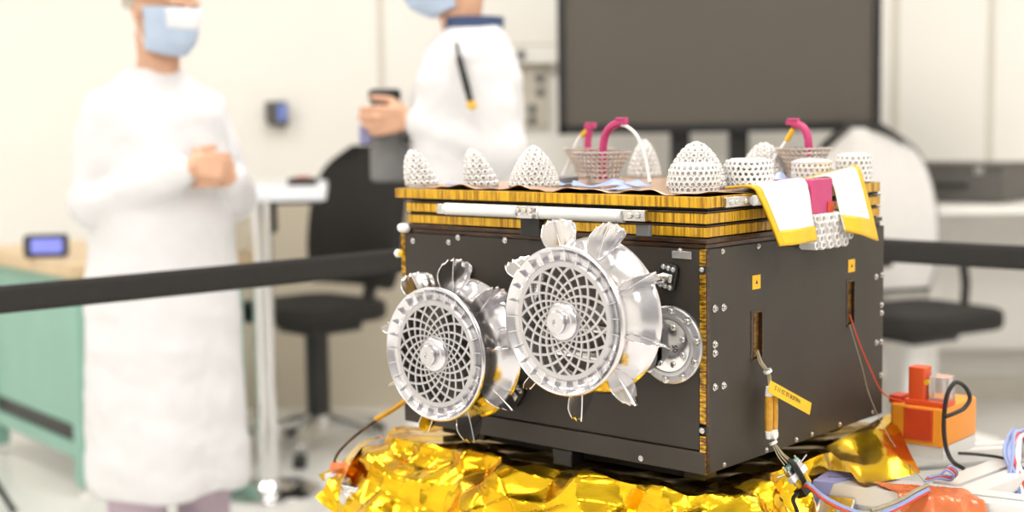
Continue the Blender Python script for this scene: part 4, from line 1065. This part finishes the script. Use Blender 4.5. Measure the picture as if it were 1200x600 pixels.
def head_mb(q, c, s=1.0):
    """c = centre of the skull; face towards -y; s scale"""
    c = V(c)
    def e(p, r, rot=None): q.ell(c + V(p) * s, tuple(x * s for x in r), 20, 14, rot)
    e((0, .012, .028), (.076, .096, .090)); e((0, -.012, -.020), (.066, .078, .092)); e((0, -.030, -.068), (.048, .052, .046))
    e((0, -.060, -.098), (.024, .022, .018))                                  # chin
    e((0, -.078, .022), (.058, .020, .014))                                   # brow
    e((0, -.092, -.006), (.010, .016, .030)); e((0, -.104, -.026), (.015, .014, .012))      # nose
    for s_ in (-1, 1):
        e((s_ * .010, -.097, -.029), (.009, .010, .008)); e((s_ * .040, -.062, -.022), (.018, .018, .020))
        e((s_ * .076, .010, -.008), (.010, .018, .032)); e((s_ * .080, .016, .006), (.007, .016, .016))
    e((0, -.088, -.058), (.024, .012, .006)); e((0, -.087, -.068), (.021, .012, .007))       # lips
def person(label, loc, rotz, sc_, head_turn, hd_c, arms, hands, coat_rings, legs_m, head_part, extra=None, coat_disp=None):
    t = thing('person', label, 'person', loc, rotz)
    q = MB()
    hc = V(hd_c)
    hq = MB(); head_mb(hq, (0, 0, 0), sc_)
    hr = Matrix.Rotation(head_turn[0], 3, 'Z') @ Matrix.Rotation(head_turn[1], 3, 'X')
    q.add([hr @ p + hc for p in hq.v], hq.f)
    neck_b = V((0, .03, hc.z - .235))
    q.chain([(hc + hr @ V((0, .025, -.060)), .056), (hc + V((0, .030, -.13)), .055), (neck_b, .064)], 18)
    q.rings([(0, .01, .86, .15, .10), (0, .01, .98, .135, .095), (0, .01, 1.15, .15, .10), (0, .015, hc.z - .30, .165, .095), (0, .02, hc.z - .235, .10, .07)])
    for sh_, el, wr in arms:
        q.chain([(sh_, .050), (el, .041), ((V(el) + V(wr)) / 2, .037), (wr, .027)], 14)
    for h in hands: hand(q, *h[:-1], **h[-1])
    for s_ in (-1, 1):
        q.chain([((s_ * .09, .01, .88), .085), ((s_ * .095, -.01, .48), .056), ((s_ * .10, .02, .09), .038), ((s_ * .105, -.10, .045), .036)], 14)
    body = q.remeshed('body', M['skin'], .0048, 4, t)
    # eyes
    for s_ in (-1, 1):
        ec = hc + hr @ V((s_ * .032, -.078, .002)) * sc_
        eb = MB().ell((0, 0, 0), (.0125, .0125, .0125), 14, 10).build('eye', M['eye'], body, ec)
        MB().ell(hr @ V((0, -.009, 0)), (.0065, .0050, .0065), 12, 8).build('iris', M['iris'], eb)
    # coat: lofted trunk and tapering sleeves, one surface
    q = MB(); q.rings(coat_rings, 36)
    for sh_, el, wr in arms:
        sh_, el, wr = V(sh_), V(el), V(wr)
        q.chain([(sh_, .075), (sh_.lerp(el, .5), .072), (el, .068), (el.lerp(wr, .5), .062), (wr + (el - wr).normalized() * .02, .044)], 18)
    coat = q.remeshed('coat', M['coat'], .0095, 8, t, coat_disp)
    # trousers and shoe covers
    q = MB()
    for s_ in (-1, 1):
        q.chain([((s_ * .09, .01, .86), .105), ((s_ * .10, -.005, .48), .085), ((s_ * .105, .015, .22), .078), ((s_ * .105, .02, .10), .070)], 18)
    q.remeshed('trousers', legs_m, .010, 6, t, lambda p: .006 * noise.noise(V((p.x * 14, p.y * 14, p.z * 5))))
    for s_ in (-1, 1):
        q = MB().chain([((s_ * .105, .04, .048), .047), ((s_ * .108, -.06, .044), .045), ((s_ * .112, -.15, .034), .036)], 16)
        q.v = [V((p.x, p.y, max(p.z, .001))) for p in q.v]; q.build('shoe', M['white'], t)
    # mask
    def mk(u, v):
        a = R_(-86 + 172 * u); zz = .012 - .128 * v
        k_ = sin(v * pi) ** .6; rr = .080 + .014 * k_ * max(0, cos(a)) - .012 * v * (1 - cos(a))
        rx = .080 - .018 * v
        nose_ = .036 * max(0, 1 - abs(a) / .60) * max(0, 1 - v * .9)
        return hc + hr @ (V((sin(a) * rx, -max(0, cos(a)) ** .72 * (rr + .018 - .028 * max(0, v - .7) / .3 + nose_) , zz + .018 * (1 - cos(a)) * (v - .35))) * sc_)
    mo = MB().grid(mk, 30, 20).build('face_mask', M['mask'], body, solid=.002)
    MB().grid(lambda u, v: mk(.22 + .56 * u, .02 + .40 * v) + hr @ V((0, -.0022, 0)), 16, 8).build('mask_lit_patch', M['mask_lit'], mo, solid=.001)  # upper mask painted whiter to imitate the light falling on it
    for s_ in (0, 1):
        sg = -1 if s_ == 0 else 1
        MB().tube(smooth_path([mk(s_, .08), hc + hr @ V((sg * .084, .028, .012)) * sc_, hc + hr @ V((sg * .084, .034, -.02)) * sc_, mk(s_, .85)], 6), .0016, 6).build('ear_loop', M['white'], mo)
    head_part(body, hc, hr, sc_)
    if extra: extra(t, body, coat, hc)
    return t
def cap_part(body, hc, hr, s):
    q = MB()
    def cf(u, v):
        a = 2 * pi * u; th = v * R_(112)
        zcut = 1; r = V((sin(th) * cos(a) * .088, .016 + sin(th) * sin(a) * .110, .032 + cos(th) * .100))
        if sin(a) < 0 and r.z < .045: r.z = .045 + (r.z - .045) * .15
        r += r.normalized() * .004 * noise.noise(V((r.x * 60, r.y * 60, r.z * 60)))
        return hc + hr @ (r * s)
    MB().grid(cf, 40, 20).build('hair_cover', M['cap'], body, solid=.002)
def hair_part(body, hc, hr, s):
    def cf(u, v):
        a = 2 * pi * u; th = v * R_(110)
        r = V((sin(th) * cos(a) * .085, .018 + sin(th) * sin(a) * .106, .030 + cos(th) * .097))
        if sin(a) < .1 and r.z < .055: r.z = .055 + (r.z - .055) * .15
        r += r.normalized() * .003 * noise.noise(V((r.x * 90, r.y * 90, r.z * 30)))
        return hc + hr @ (r * s)
    MB().grid(cf, 48, 22).build('hair', M['hair'], body, solid=.003)
def folds(p):
    lo = max(0, min(1, (1.25 - p.z) / .5))
    return .010 * lo * noise.noise(V((p.x * 9, p.y * 9, p.z * 1.6))) + .006 * noise.noise(V((p.x * 11 + p.z * 9, p.y * 11, p.z * 13))) + .003 * noise.noise(p * 28)

def extra1(t, body, coat, hc):
    # V neckline edge
    MB().tube(smooth_path([(-.075, .045, hc.z - .190), (-.060, -.035, hc.z - .215), (-.012, -.090, hc.z - .290), (.002, -.112, hc.z - .33), (.016, -.090, hc.z - .290), (.060, -.035, hc.z - .215), (.075, .045, hc.z - .190)], 6), .012, 8).build('collar', M['coat'], coat)
P1 = 1.0
person('person with clasped hands in long white coat, hair cover and blue mask', (-.932, 3.80, 0), R_(47), P1,
       (R_(6), R_(8)), (0, -.035, 1.545),
       [((-.142, .02, 1.268), (-.185, .04, 1.040), (-.060, -.205, 1.130)), ((.145, .02, 1.270), (.205, -.035, 1.040), (.085, -.195, 1.105))],
       [((-.055, -.208, 1.132), (1, -.18, .02), (.15, .95, -.25), (0, .1, 1), dict(curls=(.5, .7, .5))),
        ((.082, -.198, 1.108), (-1, -.25, .12), (0, .95, -.1), (0, -.1, 1), dict(curls=(.6, .8, .5)))],
       [(0, .02, .265, .215, .20), (0, .02, .30, .220, .205), (0, .02, .55, .208, .195), (0, .015, .80, .200, .178), (0, .01, 1.00, .188, .160), (0, .005, 1.15, .186, .148), (0, .01, 1.27, .185, .130), (0, .02, 1.335, .135, .105), (0, .03, 1.385, .085, .075), (0, .03, 1.395, .070, .065)],
       M['lilac'], cap_part, extra1, folds)
def extra2(t, body, coat, hc):
    MB().lathe([(.070, -.03), (.078, -.03), (.082, .035), (.074, .035)], c=(0, .032, hc.z - .165), n=28, closed=True).build('collar', M['navy'], coat)
    # dark strap hanging down the near side of the chest
    MB().tube(smooth_path([(.222, -.036, 1.435), (.246, -.032, 1.395), (.256, -.022, 1.350), (.254, -.012, 1.310), (.252, -.006, 1.285)], 6), [.005] * 6 + [.009] * 12 + [.008] * 7, 8, flat=.5).build('strap', M['blk'], coat)
    MB().ell((.254, -.005, 1.280), (.010, .013, .010), 10, 8).build('strap_clip', M['yellow'], coat)
person('person in white coat with navy collar, facing left and holding dark device', (-.125, 3.75, 0), R_(-82), 1.0,
       (R_(-4), R_(14)), (0, -.030, 1.640),
       [((-.185, .02, 1.395), (-.235, .05, 1.160), (-.070, -.150, 1.235)), ((.180, .02, 1.385), (.215, .075, 1.165), (.075, -.130, 1.245))],
       [((-.055, -.150, 1.238), (.45, -1, .05), (.9, .35, 0), (0, -.1, 1), dict(curls=(.6, .8, .5))),
        ((.060, -.140, 1.250), (-.12, -1, -.05), (-1, .1, 0), (0, -.05, 1), dict(curls=(.55, .8, .5)))],
       [(0, .02, .36, .205, .185), (0, .02, .60, .205, .180), (0, .015, .85, .200, .165), (0, .01, 1.02, .190, .150), (0, .01, 1.20, .200, .150), (0, .015, 1.35, .205, .140), (0, .02, 1.43, .160, .115), (0, .03, 1.475, .090, .082), (0, .03, 1.49, .072, .068)],
       M['coat'], hair_part, extra2, folds)
dv_ = thing('handheld_device', 'dark grey handheld device with black top held by the person facing left', 'device', (-.325, 3.765, 1.090), R_(-82))
MB().rbox((0, 0, .105), (.075, .085, .205), .025).build('grip', M['mgrey'], dv_, bevel=.006)
MB().rbox((0, -.005, .222), (.066, .085, .034), .022).build('top_cover', M['blk'], dv_, bevel=.01)
MB().rbox((-.01, .010, .045), (.085, .11, .10), .02).build('battery_pack', M['mgrey'], dv_, bevel=.01)
MB().lathe([(.022, 0), (.026, .005), (.026, .03), (.020, .032)], c=(0, -.042, .12), axis=(0, -1, 0), n=20).build('lens', M['bluetape'], dv_)
